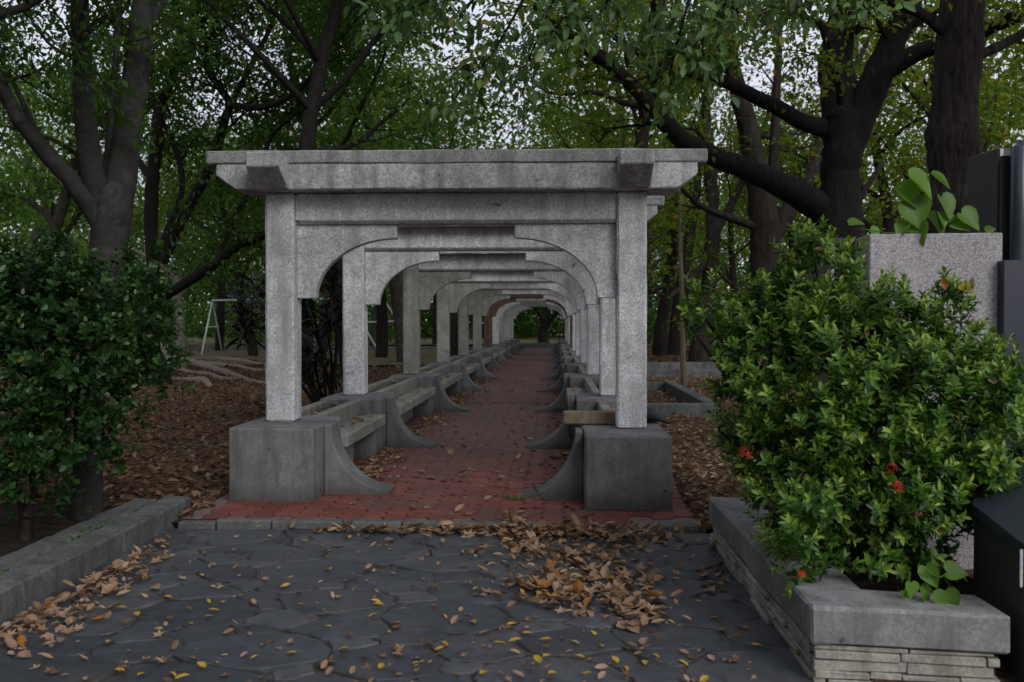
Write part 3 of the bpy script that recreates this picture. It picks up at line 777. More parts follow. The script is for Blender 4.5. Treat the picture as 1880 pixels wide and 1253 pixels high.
for i in range(5):
    j = (i + 1) % 5; Fc += [(i, 5 + i, 5 + j), (i, 5 + j, j)]
solid('sloping_top', V, np.array(Fc), 'polish', le)
inn = top.copy(); cen = top.mean(0)
inn = cen + (inn - cen) * 0.965; inn[:, 2] = top[:, 2] - 0.052
low = inn.copy(); low[:, 2] = -0.1
V = np.vstack([inn, low]); solid('body', V, np.array(Fc), 'darkgran', le)
for (px, y0, y1, d) in ((1868, 1006, 1074, 3.78), (1877, 1076, 1124, 3.74)):
    a, b = at(px, y0, d), at(px, y1, d)
    box('sawn_edge', (a[0] - 0.005, a[1] - 0.035, b[2]), (a[0] + 0.005, a[1] - 0.028, a[2]), 'bright_edge', le, 0)

# ------------------------------------------------------------------ things left on the front right pedestal
zp = Z_P - 0.045
pk = empty('timber_baulk', (0.45, 8.55, zp), 'short rough timber baulk lying behind the front right pillar', 'timber')
a = at(1034, 768, 8.3)
place('baulk', box_mesh('baulk', (0.66, 0.12, 0.115), 'wood', 0.012), pk, (a[0] + 0.33, a[1] + 0.06, zp + 0.06), (0, 0, 0.02))
c = at(1058, 785, 8.32)
V, Fc = [], []
for i in range(7):
    ph = i / 6 * math.pi / 2
    for j in range(14):
        th_ = j / 14 * 2 * math.pi
        V.append((c[0] + 0.085 * math.cos(ph) ** 0.6 * math.cos(th_), c[1] + 0.05 + 0.085 * math.cos(ph) ** 0.6 * math.sin(th_), zp - 0.0 - 0.15 * math.sin(ph)))
for i in range(6):
    for j in range(14):
        k2 = (j + 1) % 14; Fc += [(i * 14 + j, (i + 1) * 14 + j, (i + 1) * 14 + k2), (i * 14 + j, (i + 1) * 14 + k2, i * 14 + k2)]
tag(solid('black_tub', V, np.array(Fc), 'black', smooth=True), 'small round black tub hanging under the end of the timber baulk', 'tub')
u0 = at(1188, 770, 8.45)
def fold_cloth():
    pts = catmull([u0 + [-0.12, 0.05, 0.03], u0 + [0.02, 0.0, 0.035], u0 + [0.09, -0.03, 0.012], u0 + [0.19, -0.05, -0.025]], 14)
    return tube(pts, [0.05, 0.055, 0.058, 0.06, 0.06, 0.056, 0.052, 0.046, 0.04, 0.034, 0.028, 0.024, 0.02, 0.016], 9, rng, 0.16)
V, Fc = fold_cloth()
tag(solid('folded_umbrella', V, Fc, 'cloth', smooth=True), 'black folded umbrella lying on the front right pedestal behind the pillar', 'umbrella')

# ------------------------------------------------------------------ white swing frame
sw = empty('swing_frame', (-11, 43, 0), 'white tubular swing frame standing on the litter behind the pergola', 'swing frame')
def pipe(name, a, b, r=0.035):
    V, Fc = tube(np.array([a, (np.array(a) + b) / 2, b]), [r, r, r], 8)
    solid(name, V, Fc, 'white', sw, smooth=True)
D_S = 42.0
def sp(x, y, d=D_S): return at(x, y, d)
pipe('top_bar', sp(390, 552), sp(704, 548), 0.04)
pipe('leg', sp(390, 552), sp(370, 652)); pipe('leg', sp(390, 552), sp(408, 648, 45))
pipe('leg', sp(704, 548), sp(767, 651)); pipe('leg', sp(640, 549), sp(698, 651))
pipe('crossbar', sp(618, 594), sp(729, 590), 0.03)
pipe('crossbar', sp(378, 601, 42.5), sp(402, 600, 43.5), 0.02)

# ------------------------------------------------------------------ trees
def grow(rg, limb, r0, r1, n1, L1, n2, L2, tubes, anchors, t0=0.25, up=0.25, droop=0.0):
    """sub-branches and twigs along a limb polyline; leaf anchors (point, direction) along the twigs"""
    limb = np.asarray(limb); m = len(limb)
    T = norm(np.gradient(limb, axis=0))
    for a in range(n1):
        t = t0 + (1 - t0) * (a + rg.random()) / n1
        i = min(int(t * (m - 1)), m - 2); f = t * (m - 1) - i
        p = limb[i] * (1 - f) + limb[i + 1] * f
        d = norm(T[i] * 0.5 + rg.normal(0, 0.75, 3) * [1, 1, 0.7] + [0, 0, up])
        L = L1 * rg.uniform(0.55, 1.1) * (1.15 - 0.45 * t)
        q = [p]
        for s in range(4):
            d = norm(d + rg.normal(0, 0.22, 3) + [0, 0, 0.05 - droop]); q.append(q[-1] + d * L / 4)
        q = catmull(q, 9)
        rb = max(0.008, (r0 * (1 - t) + r1 * t) * rg.uniform(0.28, 0.5))
        tubes.append(tube(q, np.linspace(rb, 0.004, 9), 5))
        Tq = norm(np.gradient(q, axis=0))
        anchors.append((q[-1], Tq[-1]))
        for b in range(n2):
            j = rg.integers(2, 9)
            e = norm(Tq[j] * 0.7 + rg.normal(0, 0.65, 3) * [1, 1, 0.6] + [0, 0, up * 0.4 - droop])
            l2 = L2 * rg.uniform(0.5, 1.1)
            w = [q[j]]
            for s in range(3):
                e = norm(e + rg.normal(0, 0.25, 3) - [0, 0, droop]); w.append(w[-1] + e * l2 / 3)
            w = np.array(w)
            tubes.append(tube(w, np.linspace(max(0.004, rb * 0.35), 0.002, 4), 3))
            Tw = norm(np.gradient(w, axis=0))
            for s in (1, 2, 3): anchors.append((w[s], Tw[s]))
def foliage(rg, anchors, per, spread, size, aspect=0.5, shape=KITE, flat=0.55, drop=0.25):
    P = np.array([a[0] for a in anchors]); Dn = np.array([a[1] for a in anchors])
    n = len(P)
    P = np.repeat(P, per, 0) + rg.normal(0, spread, (n * per, 3)) * [1, 1, flat]
    Dn = np.repeat(Dn, per, 0)
    A = norm(Dn * 0.6 + rg.normal(0, 0.6, P.shape) - [0, 0, drop])
    N = norm(rg.normal(0, 0.45, P.shape) + [0, 0, 0.8])
    L = size * rg.uniform(0.6, 1.25, len(P))
    return leaves(P, A, N, L, L * aspect, shape)
def limb_tube(rg, P, R, n=22, sides=11, lump=0.04):
    Q = catmull(P, n)
    wob = rg.normal(0, 1, (n, 3)); wob[0] = 0
    Rr = np.interp(np.linspace(0, 1, n), np.linspace(0, 1, len(R)), R)
    Q = Q + wob * Rr[:, None] * 0.045
    return Q, Rr, tube(Q, Rr, sides, rg, lump)

def px_limb(spec, d0, d1=None):
    """[(px, py, half width in px), ...] at depths d0..d1 -> world points and radii"""
    d1 = d0 if d1 is None else d1
    k = len(spec); P, R = [], []
    for i, s in enumerate(spec):
        d = d0 + (d1 - d0) * i / max(1, k - 1)
        P.append(at(s[0], s[1], d)); R.append(s[2] / F_PX * d)
    return P, R
TREES = []
def hero_tree(name, label, seed, trunk, limbs, d, bark, leafm, leaf, g, per, spread, z0=-0.1, extra=None, shape=KITE, aspect=0.5, group=None, flare=1.35, drop=0.25, cat='tree', limb_skip=(), world_limbs=(), world_n1=3):
    """trunk and limbs given as picture polylines at depth d; twigs and leaves grown from them"""
    rg = np.random.default_rng(seed)
    P, R = px_limb(trunk, d)
    P[0] = np.array([P[0][0], P[0][1], z0]); R[0] *= flare
    root = empty(name, P[0], label, cat, group)
    Q, Rr, geo = limb_tube(rg, P, R, 30, 14, 0.05)
    solid('trunk', *geo, bark, root, P[0], True)
    tubes, anch = [], []
    for li, (spec, dd0, dd1) in enumerate(limbs):
        p, r = px_limb(spec, dd0, dd1)
        q, rr, gg = limb_tube(rg, p, r, 24, 10, 0.05)
        solid('limb', *gg, bark, root, p[0], True)
        if li in limb_skip: continue
        L = np.linalg.norm(np.diff(q, axis=0), axis=1).sum()
        grow(rg, q, rr[0], rr[-1], max(3, int(g['n1'] * L)), g['L1'], g['n2'], g['L2'], tubes, anch, g.get('t0', 0.2), g.get('up', 0.2), g.get('droop', 0.03))
    for pts, (ra, rb) in world_limbs:
        q, rr, gg = limb_tube(rg, [np.array(p_) for p_ in pts], np.linspace(ra, rb, len(pts)), 22, 8, 0.05)
        solid('limb', *gg, bark, root, pts[0], True)
        L = np.linalg.norm(np.diff(q, axis=0), axis=1).sum()
        grow(rg, q, ra, rb, int(world_n1 * L), g['L1'], g['n2'], g['L2'], tubes, anch, 0.15, 0.1)
    if extra: extra(rg, tubes, anch)
    V, Fc = join(tubes)
    tag(solid('twigs', V, Fc, bark, root, P[0]), kind='stuff')
    V, Fc = foliage(rg, anch, per, spread, leaf, aspect, shape, 0.6, drop)
    tag(solid('crown', V, Fc, leafm, root, P[0]), kind='stuff')
    TREES.append(root)
    return root

# A: grey multi-stemmed tree in the left bed
hero_tree('bed_tree', 'smooth grey tree forking into steep stems above the left shrub', 11,
    [(158, 948, 24), (164, 800, 26), (178, 620, 30), (193, 500, 33), (203, 420, 33), (214, 350, 25)],
    [([(208, 400, 30), (226, 300, 27), (243, 180, 24), (256, 70, 22), (268, -60, 20), (292, -320, 13), (330, -620, 5)], 7.05, 7.6),
     ([(198, 430, 24), (172, 320, 20), (156, 200, 18), (150, 90, 17), (143, -60, 15), (120, -330, 9), (100, -600, 4)], 7.05, 6.6),
     ([(196, 330, 9), (203, 230, 7), (212, 120, 6), (218, 20, 6), (232, -120, 4)], 7.1, 7.4),
     ([(252, 90, 12), (282, 25, 10), (315, -40, 8), (380, -180, 5), (450, -320, 3)], 7.25, 8.5),
     ([(186, 410, 20), (130, 330, 17), (68, 262, 15), (22, 198, 14), (-15, 120, 11), (-70, -20, 7), (-140, -160, 3)], 7.0, 6.4),
     ([(-45, 48, 9), (0, 28, 9), (48, 12, 8), (95, -20, 6), (150, -90, 3)], 6.5, 6.3),
     ([(75, 265, 6), (45, 195, 5), (8, 120, 4), (-30, 60, 3)], 6.9, 7.6)],
    7.0, 'bark_grey', 'leaf_dark', 0.066, dict(n1=3.2, L1=0.95, n2=7, L2=0.45, t0=0.45, up=0.15), 8, 0.11, aspect=0.5, world_limbs=[  # unseen limbs added to shade the left bed and the inner frames
     ([(-3.25, 7.1, 4.6), (-2.9, 5.9, 5.2), (-2.4, 4.4, 5.4), (-1.9, 2.8, 5.5), (-1.6, 1.4, 5.6)], (0.09, 0.02)),
     ([(-2.9, 5.9, 5.2), (-3.4, 4.6, 5.2), (-3.6, 3.0, 5.4), (-3.2, 1.2, 5.5)], (0.06, 0.02)),
     ([(-2.4, 4.4, 5.4), (-1.4, 3.6, 5.8), (-0.9, 2.2, 5.9)], (0.05, 0.02)), ([(-3.2, 7.2, 5.2), (-2.2, 7.6, 5.9), (-0.9, 7.4, 6.2), (0.4, 7.6, 6.4)], (0.07, 0.02)), ([(-3.2, 7.3, 5.6), (-2.2, 8.6, 6.2), (-1.2, 9.4, 6.5)], (0.07, 0.02))], world_n1=5)

# B: spreading tree with surface roots behind the left pillars
def roots_of(seed, specs, parent, z=-0.03):
    rg = np.random.default_rng(seed)
    for sp_ in specs:
        P = []
        for (px, py, hw) in sp_: P.append((atz(px, py, z), hw))
        p = [q + [0, 0, hw / F_PX * np.linalg.norm(q - CAM) * 0.55] for q, hw in P]
        r = [hw / F_PX * np.linalg.norm(q - CAM) for q, hw in P]
        q, rr, gg = limb_tube(rg, p, r, 26, 9, 0.10)
        solid('root', *gg, 'root', parent, p[0], True)
tb = hero_tree('rooted_tree', 'dark spreading tree with long surface roots left of the pergola', 12,
    [(288, 688, 17), (275, 610, 13), (280, 500, 13), (276, 400, 13), (282, 310, 12), (290, 240, 11)],
    [([(284, 290, 11), (292, 200, 10), (318, 135, 9), (330, 60, 8), (322, 0, 7), (330, -150, 5), (350, -330, 2)], 22, 21),
     ([(318, 135, 7), (345, 105, 7), (357, 60, 6), (364, -20, 5), (390, -160, 2)], 21.5, 22.5),
     ([(297, 480, 11), (345, 385, 9), (384, 312, 9), (412, 222, 8), (422, 190, 7), (385, 135, 6), (380, 80, 5), (410, 10, 5), (430, -100, 3)], 22, 19.5),
     ([(420, 192, 6), (480, 198, 6), (540, 172, 5), (590, 120, 4), (625, 70, 3), (690, 0, 2)], 20, 18.5),
     ([(300, 545, 9), (345, 518, 9), (395, 486, 8), (440, 452, 8), (487, 432, 7), (545, 410, 5), (620, 380, 3)], 22, 19),
     ([(280, 330, 7), (250, 290, 6), (225, 230, 5), (190, 190, 4), (150, 100, 3)], 22, 24),
     ([(300, 440, 6), (335, 340, 5), (312, 250, 5), (262, 160, 4), (235, 60, 3)], 21.5, 23),
     ([(412, 222, 6), (455, 130, 5), (500, 40, 4), (520, -60, 2)], 20, 21.5),
     ([(395, 486, 5), (430, 400, 4), (470, 330, 4), (500, 250, 3), (560, 200, 2)], 20, 21),
     ([(330, 60, 5), (400, 20, 5), (480, -40, 4), (570, -70, 3), (660, -60, 2)], 21, 18)],
    22, 'bark_dark', 'leaf_dark', 0.15, dict(n1=2.2, L1=1.9, n2=7, L2=0.9, t0=0.3, up=0.12), 9, 0.24, aspect=0.46, flare=1.6)
roots_of(5, [[(292, 655, 12), (320, 668, 11), (350, 672, 10), (385, 682, 9), (420, 690, 7), (455, 702, 5), (495, 708, 3)],
             [(300, 672, 9), (340, 688, 7), (380, 692, 6), (410, 700, 5), (440, 698, 3)],
             [(310, 650, 6), (300, 640, 7), (296, 622, 6)],
             [(330, 668, 7), (400, 664, 6), (450, 668, 5), (490, 676, 4), (540, 690, 3)],
             [(360, 672, 6), (430, 678, 6), (470, 684, 5), (520, 684, 3)],
             [(300, 700, 5), (340, 702, 5), (370, 704, 8), (385, 712, 5)]], tb)

# C: great dark tree right of the pergola
hero_tree('great_tree', 'massive dark trunk with a long low limb reaching over the pergola', 13,
    [(1546, 700, 46), (1542, 560, 44), (1536, 470, 46), (1537, 400, 43), (1540, 330, 36), (1545, 270, 37), (1548, 215, 38)],
    [([(1545, 255, 34), (1538, 180, 32), (1533, 110, 30), (1548, 20, 26), (1565, -120, 20), (1590, -320, 10), (1600, -480, 4)], 14, 14.5),
     ([(1556, 265, 32), (1590, 190, 28), (1625, 110, 25), (1662, 30, 22), (1700, -70, 17), (1770, -250, 8), (1820, -380, 3)], 14, 13.5),
     ([(1580, 205, 19), (1625, 135, 17), (1690, 95, 15), (1760, 72, 14), (1830, 45, 13), (1900, 15, 10), (2010, -60, 5)], 13.9, 12.5),
     ([(1528, 240, 19), (1480, 228, 16), (1420, 195, 14), (1370, 170, 13), (1325, 148, 12), (1270, 132, 10), (1200, 112, 8), (1130, 70, 5), (1060, 10, 2)], 14, 12.5),
     ([(1525, 395, 30), (1480, 362, 26), (1420, 333, 23), (1360, 306, 21), (1300, 284, 19), (1245, 252, 17), (1205, 205, 16), (1160, 155, 14), (1095, 98, 11), (1030, 52, 8), (970, 0, 4)], 14, 12.5),
     ([(1545, 190, 8), (1535, 130, 8), (1522, 90, 7), (1505, 40, 5)], 13.6, 12.8),
     ([(1520, 470, 15), (1470, 492, 13), (1430, 505, 11), (1395, 530, 8)], 14, 15.5)],
    14, 'bark_dark', 'leaf_olive', 0.105, dict(n1=1.8, L1=1.4, n2=7, L2=0.6, t0=0.35, up=0.15), 7, 0.17, aspect=0.62, limb_skip=(6,))

# D: furrowed trunk before it
hero_tree('furrowed_tree', 'straight trunk with furrowed bark behind the granite block', 14,
    [(1752, 660, 46), (1752, 430, 44), (1757, 330, 44), (1750, 255, 47), (1758, 170, 40), (1764, 60, 42), (1768, -80, 38)],
    [([(1766, -40, 36), (1770, -200, 30), (1765, -420, 20), (1790, -700, 8)], 9, 9),
     ([(1735, 60, 11), (1690, 25, 10), (1640, 5, 9), (1585, -25, 7), (1500, -90, 4)], 9, 8.6),
     ([(1790, 105, 9), (1830, 88, 9), (1880, 62, 8), (1960, 20, 5)], 9, 9.4),
     ([(1768, -150, 16), (1850, -300, 11), (1980, -480, 5)], 9, 8.5),
     ([(1768, -200, 16), (1650, -330, 11), (1500, -470, 5)], 9, 9.5)],
    9, 'bark_rough', 'leaf_olive', 0.09, dict(n1=2.0, L1=1.2, n2=7, L2=0.6, t0=0.3, up=0.1), 9, 0.15, aspect=0.55, world_limbs=[  # unseen upper limbs added to shade the trunks on the right
     ([(4.05, 9.1, 5.2), (4.6, 8.2, 6.0), (5.4, 7.2, 6.4), (6.4, 6.4, 6.6)], (0.11, 0.02)), ([(4.05, 9.1, 5.6), (4.0, 8.0, 6.4), (3.9, 6.9, 6.9)], (0.10, 0.02)),
     ([(4.05, 9.1, 5.4), (5.4, 9.4, 6.2), (7.0, 9.2, 6.6)], (0.10, 0.02)), ([(4.05, 9.1, 6.2), (5.0, 10.4, 7.2), (6.2, 11.6, 7.6)], (0.09, 0.02))], world_n1=5)

# F..: trunks between the pergola and the great tree
G_MID = dict(n1=1.5, L1=2.0, n2=6, L2=0.9, t0=0.3, up=0.2)
hero_tree('forked_tree', 'rough trunk forking low, just left of the massive dark trunk', 15,
    [(1408, 690, 29), (1403, 560, 26), (1405, 470, 28), (1402, 400, 26), (1392, 330, 23), (1375, 250, 20)],
    [([(1378, 260, 19), (1358, 180, 16), (1342, 110, 13), (1330, 20, 10), (1310, -140, 4)], 20, 20),
     ([(1412, 400, 13), (1420, 310, 10), (1424, 210, 8), (1428, 120, 7), (1436, -40, 3)], 20, 20.5),
     ([(1415, 440, 17), (1460, 370, 15), (1490, 310, 14), (1512, 250, 12), (1550, 170, 7), (1600, 60, 3)], 20, 21),
     ([(1412, 500, 12), (1450, 475, 12), (1490, 452, 11), (1540, 420, 8), (1620, 300, 4)], 20, 19),
     ([(1400, 420, 9), (1340, 400, 7), (1290, 380, 6), (1255, 350, 4), (1225, 310, 2)], 20, 18.5)],
    20, 'bark_brown', 'leaf_olive', 0.14, G_MID, 4, 0.24, aspect=0.6)
hero_tree('slanting_tree', 'slanting dark trunk rising behind the long low kerb', 16,
    [(1283, 676, 21), (1289, 610, 16), (1302, 500, 14), (1308, 410, 13), (1304, 320, 11), (1300, 240, 9)],
    [([(1302, 300, 10), (1296, 200, 8), (1310, 110, 6), (1320, 0, 4), (1330, -100, 2)], 30, 30),
     ([(1306, 440, 8), (1340, 380, 7), (1370, 320, 6), (1400, 250, 4), (1420, 160, 2)], 30, 31),
     ([(1300, 480, 7), (1260, 520, 6), (1230, 545, 4)], 30, 29)],
    30, 'bark_brown', 'leaf_olive', 0.17, dict(n1=1.6, L1=2.6, n2=6, L2=1.1, t0=0.2, up=0.3), 4, 0.3, aspect=0.6)
hero_tree('twin_tree', 'pair of grey brown trunks just right of the pergola pillars', 17,
    [(1212, 648, 13), (1216, 580, 11), (1232, 490, 10), (1240, 400, 10), (1236, 320, 9), (1232, 240, 7)],
    [([(1234, 280, 8), (1228, 190, 6), (1215, 90, 4), (1200, -30, 2)], 42, 42),
     ([(1236, 652, 12), (1243, 570, 10), (1262, 460, 10), (1276, 360, 9), (1282, 270, 7), (1300, 150, 5), (1320, 20, 2)], 40, 40),
     ([(1238, 420, 6), (1205, 350, 5), (1185, 270, 3), (1170, 180, 2)], 42, 43)],
    42, 'bark_brown', 'leaf_olive', 0.2, dict(n1=1.3, L1=3.0, n2=6, L2=1.3, t0=0.2, up=0.3), 4, 0.4, aspect=0.6)
def sapling():
    rg = np.random.default_rng(3)
    P, R = px_limb([(1256, 705, 5.5), (1253, 620, 4.5), (1251, 520, 4), (1249, 440, 3.5), (1250, 360, 2.5)], 22.4)
    P[0][2] = -0.06
    e = empty('sapling', P[0], 'thin straight brown sapling between the square kerb and the long kerb', 'sapling')
    q, rr, gg = limb_tube(rg, P, R, 16, 8, 0.05)
    solid('stem', *gg, 'wood', e, P[0], True)
    tubes, an = [], []
    grow(rg, q, 0.04, 0.02, 7, 0.8, 3, 0.4, tubes, an, 0.55)
    V, Fc = join(tubes); tag(solid('twigs', V, Fc, 'bark_brown', e, P[0]), kind='stuff')
    V, Fc = foliage(rg, an, 2, 0.08, 0.1); tag(solid('leaves', V, Fc, 'leaf_olive', e, P[0]), kind='stuff')
sapling()
hero_tree('path_end_tree', 'forked tree framed by the last arch at the end of the path', 18,
    [(998, 640, 9), (996, 615, 8), (1000, 600, 8), (1000, 590, 6)],
    [([(1000, 600, 5), (992, 580, 4), (982, 562, 3.5), (960, 520, 3), (930, 460, 2)], 56, 55),
     ([(1002, 600, 5), (1006, 575, 4), (1004, 555, 3), (1010, 500, 3), (1020, 420, 2)], 56, 57),
     ([(1004, 602, 4), (1014, 585, 3), (1026, 570, 3), (1060, 520, 2)], 56, 55)],
    56, 'bark_brown', 'leaf_dark', 0.22, dict(n1=0.8, L1=2.0, n2=5, L2=1.0, t0=0.5, up=0.25), 8, 0.35)

# background trees: six built, then copied
def proto_tree(seed, H, r, bark, leafm, leaf, per, n_l=8, spread=0.34, lean=0.08, t0=0.28):
    rg = np.random.default_rng(seed)
    pts = [np.zeros(3)]
    d = norm(np.array([rg.normal(0, lean), rg.normal(0, lean), 1.0]))
    for i in range(6):
        d = norm(d + rg.normal(0, 0.09, 3) + [0, 0, 0.05]); pts.append(pts[-1] + d * H * 0.75 / 6)
    q, rr, gtrunk = limb_tube(rg, pts, np.linspace(r, r * 0.35, 7), 22, 9, 0.06)
    q[0, 2] -= 0.1
    tubes, an, limbs = [], [], []
    for i in range(n_l):
        t = t0 + (0.98 - t0) * (i + rg.random() * 0.6) / n_l
        j = min(int(t * 21), 20)
        az = i * 2.4 + rg.random()
        e = norm(np.array([math.cos(az), math.sin(az), 0.45 + 0.5 * t]))
        L = H * (0.42 - 0.2 * t) * rg.uniform(0.8, 1.2)
        w = [q[j]]
        for s in range(5):
            e = norm(e + rg.normal(0, 0.18, 3) + [0, 0, 0.06]); w.append(w[-1] + e * L / 5)
        w = catmull(w, 12); rl = rr[j] * 0.55
        limbs.append(tube(w, np.linspace(rl, 0.015, 12), 7))
        grow(rg, w, rl, 0.015, 6, H * 0.17, 7, H * 0.08, tubes, an, 0.25, 0.15)
    V, Fc = join([gtrunk] + limbs); tm = mesh_np('trunk', V, Fc, bark, True)
    V, Fc = join(tubes); wm = mesh_np('twigs', V, Fc, bark)
    V, Fc = foliage(rg, an, per, spread, leaf, 0.55, KITE, 0.6); cm = mesh_np('crown', V, Fc, leafm)
    return tm, wm, cm
PROTO = {
    'dark': [proto_tree(31, 13, 0.26, 'bark_dark', 'leaf_dark', 0.20, 7), proto_tree(32, 11, 0.22, 'bark_brown', 'leaf_dark', 0.19, 7), proto_tree(33, 15, 0.3, 'bark_grey', 'leaf_mid', 0.21, 7)],
    'olive': [proto_tree(34, 12, 0.25, 'bark_brown', 'leaf_olive', 0.22, 6), proto_tree(35, 14, 0.28, 'bark_dark', 'leaf_olive', 0.23, 6), proto_tree(36, 13, 0.24, 'bark_brown', 'leaf_mid', 0.22, 6)],
    'high': [proto_tree(38, 12, 0.2, 'bark_dark', 'leaf_dark', 0.15, 8, 9, 0.3, 0.03, 0.5), proto_tree(39, 12, 0.2, 'bark_brown', 'leaf_mid', 0.15, 8, 9, 0.3, 0.03, 0.5)],
    'pale': [proto_tree(37, 14, 0.34, 'bark_pale', 'leaf_mid', 0.24, 7)],
}
def bg_tree(kind, i, x, y, s, rz, label):
    tm, wm, cm = PROTO[kind][i]
    o = empty('woodland_tree', (x, y, float(ground_z(x, y)) - 0.05), label, 'tree', 'trees of the wood behind the pergola')
    o.rotation_euler = (0, 0, rz); o.scale = (s, s, s)
    for nm, me in (('trunk', tm), ('twigs', wm), ('crown', cm)):
        c = bpy.data.objects.new(nm, me); COL.objects.link(c); c.parent = o
        if nm != 'trunk': c['kind'] = 'stuff'
def ground_at(px, d): p = at(px, 600, d); return p[0], p[1]
BG = [('pale', 0, 330, 50, 0.95, 0.3, 'pale flared trunk standing left of the white swing frame'),
      ('dark', 0, 402, 47, 0.9, 1.1, 'dark trunk rising inside the left end of the swing frame'),
      ('dark', 1, 465, 40, 1.0, 2.0, 'dark tree behind the strap-leaved plant by the first left pillar'),
      ('dark', 2, 590, 46, 1.05, 0.7, 'tall green tree seen over the left half of the first beam'),
      ('dark', 1, 60, 26, 1.05, 4.0, 'leafy dark tree behind the left shrub at the picture edge'),
      ('dark', 0, -80, 34, 1.1, 5.0, 'tree at the left picture edge behind the forked grey stems'),
      ('dark', 2, 150, 44, 1.0, 3.3, 'tall tree showing pale green between the grey stems'),
      ('dark', 1, 250, 58, 1.2, 0.2, 'distant tree left of the pale flared trunk'),
      ('dark', 0, 700, 38, 0.95, 2.6, 'dark tree whose crown fills the gap above the left side beam'),
      ('olive', 2, 800, 58, 1.15, 1.7, 'green tree rising above the middle of the first beam'),
      ('olive', 0, 905, 48, 1.0, 0.5, 'yellow green tree above the centre of the pergola'),
      ('olive', 1, 1040, 60, 1.15, 3.9, 'thin crowned tree above the right half of the first beam'),
      ('olive', 0, 1125, 44, 1.0, 2.2, 'olive tree behind the right row of pillars'),
      ('olive', 1, 1185, 62, 1.1, 5.2, 'distant tree showing between the pillars and the twin trunks'),
      ('olive', 2, 1350, 50, 1.05, 0.9, 'olive tree between the slanting trunk and the forked trunk'),
      ('olive', 0, 1470, 40, 1.0, 4.4, 'yellowing tree behind the fork of the rough trunk'),
      ('olive', 1, 1640, 30, 0.95, 1.3, 'olive tree filling the gap right of the massive trunk'),
      ('olive', 2, 1690, 44, 1.1, 2.9, 'tree behind the vine leaves on the granite block'),
      ('olive', 0, 1830, 24, 0.95, 3.5, 'leafy tree behind the tall granite pier'),
      ('olive', 1, 1960, 30, 1.0, 0.1, 'tree at the right picture edge behind the furrowed trunk'),
      ('dark', 1, 850, 75, 1.3, 1.0, 'far dark tree low above the centre of the pergola'),
      ('dark', 0, 1000, 78, 1.3, 2.0, 'far dark tree behind the end of the path'),
      ('dark', 2, 480, 74, 1.3, 3.0, 'far green tree between the swing frame and the first pillar'),
      ('olive', 2, 1290, 76, 1.3, 4.0, 'far tree behind the slanting trunk'),
      ('olive', 1, 1560, 66, 1.3, 5.0, 'far tree behind the massive dark trunk'),
      ('dark', 2, 20, 62, 1.3, 0.6, 'far tall tree at the left picture edge'),
      ('dark', 0, 560, 30, 0.8, 1.9, 'young dark tree beyond the first bench on the left'),
      ('olive', 0, 1760, 58, 1.25, 2.4, 'far tree behind the furrowed trunk'),
      ('high', 0, 522, 15.5, 1.0, 0.9, 'dark tree close behind the first left pillar with its crown over the pergola'),
      ('high', 0, 640, 25, 1.1, 2.9, 'dark tree behind the second left pillar with its crown over the pergola'),
      ('high', 1, 1160, 18, 1.0, 1.5, 'green tree behind the front right pillar with its crown over the pergola'),
      ('high', 1, 1150, 30, 1.15, 3.1, 'yellowing tree behind the right row of pillars, nearer than the twin trunks'),
      ('dark', 2, 745, 33, 1.0, 4.2, 'green tree hidden low by the third left pillar'),
      ('olive', 2, 838, 36, 1.0, 5.6, 'lime green tree close left of the pergola, seen above the beam'),
      ('olive', 0, 1096, 37, 1.05, 0.8, 'yellowing tree close right of the pergola, seen above the beam'),
      ('dark', 2, 690, 52, 1.15, 1.4, 'green tree between the swing frame and the third left pillar')]
for kd, i, px, d, s, rz, lab in BG:
    x, y = ground_at(px, d)
    bg_tree(kd, i, x, y, s, rz, lab)
bg_tree('high', 0, -7.6, 3.4, 0.9, 0.4, 'unseen tree added beyond the left picture edge, blocking light from the left')  # both trees stand out of view, added to cut sky light from the left
bg_tree('high', 0, -10.0, 8.6, 1.0, 2.4, 'second unseen tree added farther back on the left, blocking light from the left')

# far woodland edge: one dark leafy mass that closes the view
def woodland():
    rg = np.random.default_rng(50)
    n = 2300
    cx = rg.uniform(-62, 62, n); cy = 84 + rg.uniform(-8, 12, n) + 0.004 * cx ** 2
    hz = rg.uniform(0, 1, n) ** 1.15 * (14.0 + 2.5 * np.sin(cx * 0.31) + 1.8 * np.sin(cx * 0.83 + 1))
    k = 1300
    cx = np.concatenate([cx, rg.uniform(-62, 62, k)]); cy = np.concatenate([cy, rg.uniform(86, 96, k)]); hz = np.concatenate([hz, rg.uniform(0, 6, k)])
    an = [(np.array([a, b, c + 0.3]), norm(rg.normal(0, 1, 3))) for a, b, c in zip(cx, cy, hz)]
    V, Fc = foliage(rg, an, 42, 1.0, 0.5, 0.6, KITE, 0.8)
    tag(solid('far_woodland', V, Fc, 'leaf_dark'), 'dark green mass of far woodland closing the view behind the trunks', 'woodland', kind='stuff')
    n = 420
    cx = np.concatenate([rg.uniform(-34, -9, n // 2), rg.uniform(5, 34, n // 2)]); cy = rg.uniform(54, 66, n)
    an = [(np.array([a, b, c]), norm(rg.normal(0, 1, 3))) for a, b, c in zip(cx, cy, rg.uniform(0.2, 3.4, n) * (0.5 + 0.5 * np.sin(cx * 0.7) ** 2))]
    V, Fc = foliage(rg, an, 40, 0.55, 0.3, 0.55, KITE, 0.8)
    tag(solid('undergrowth', V, Fc, 'leaf_dark'), 'low dark undergrowth of bushes under the far trees', 'undergrowth', kind='stuff')
woodland()
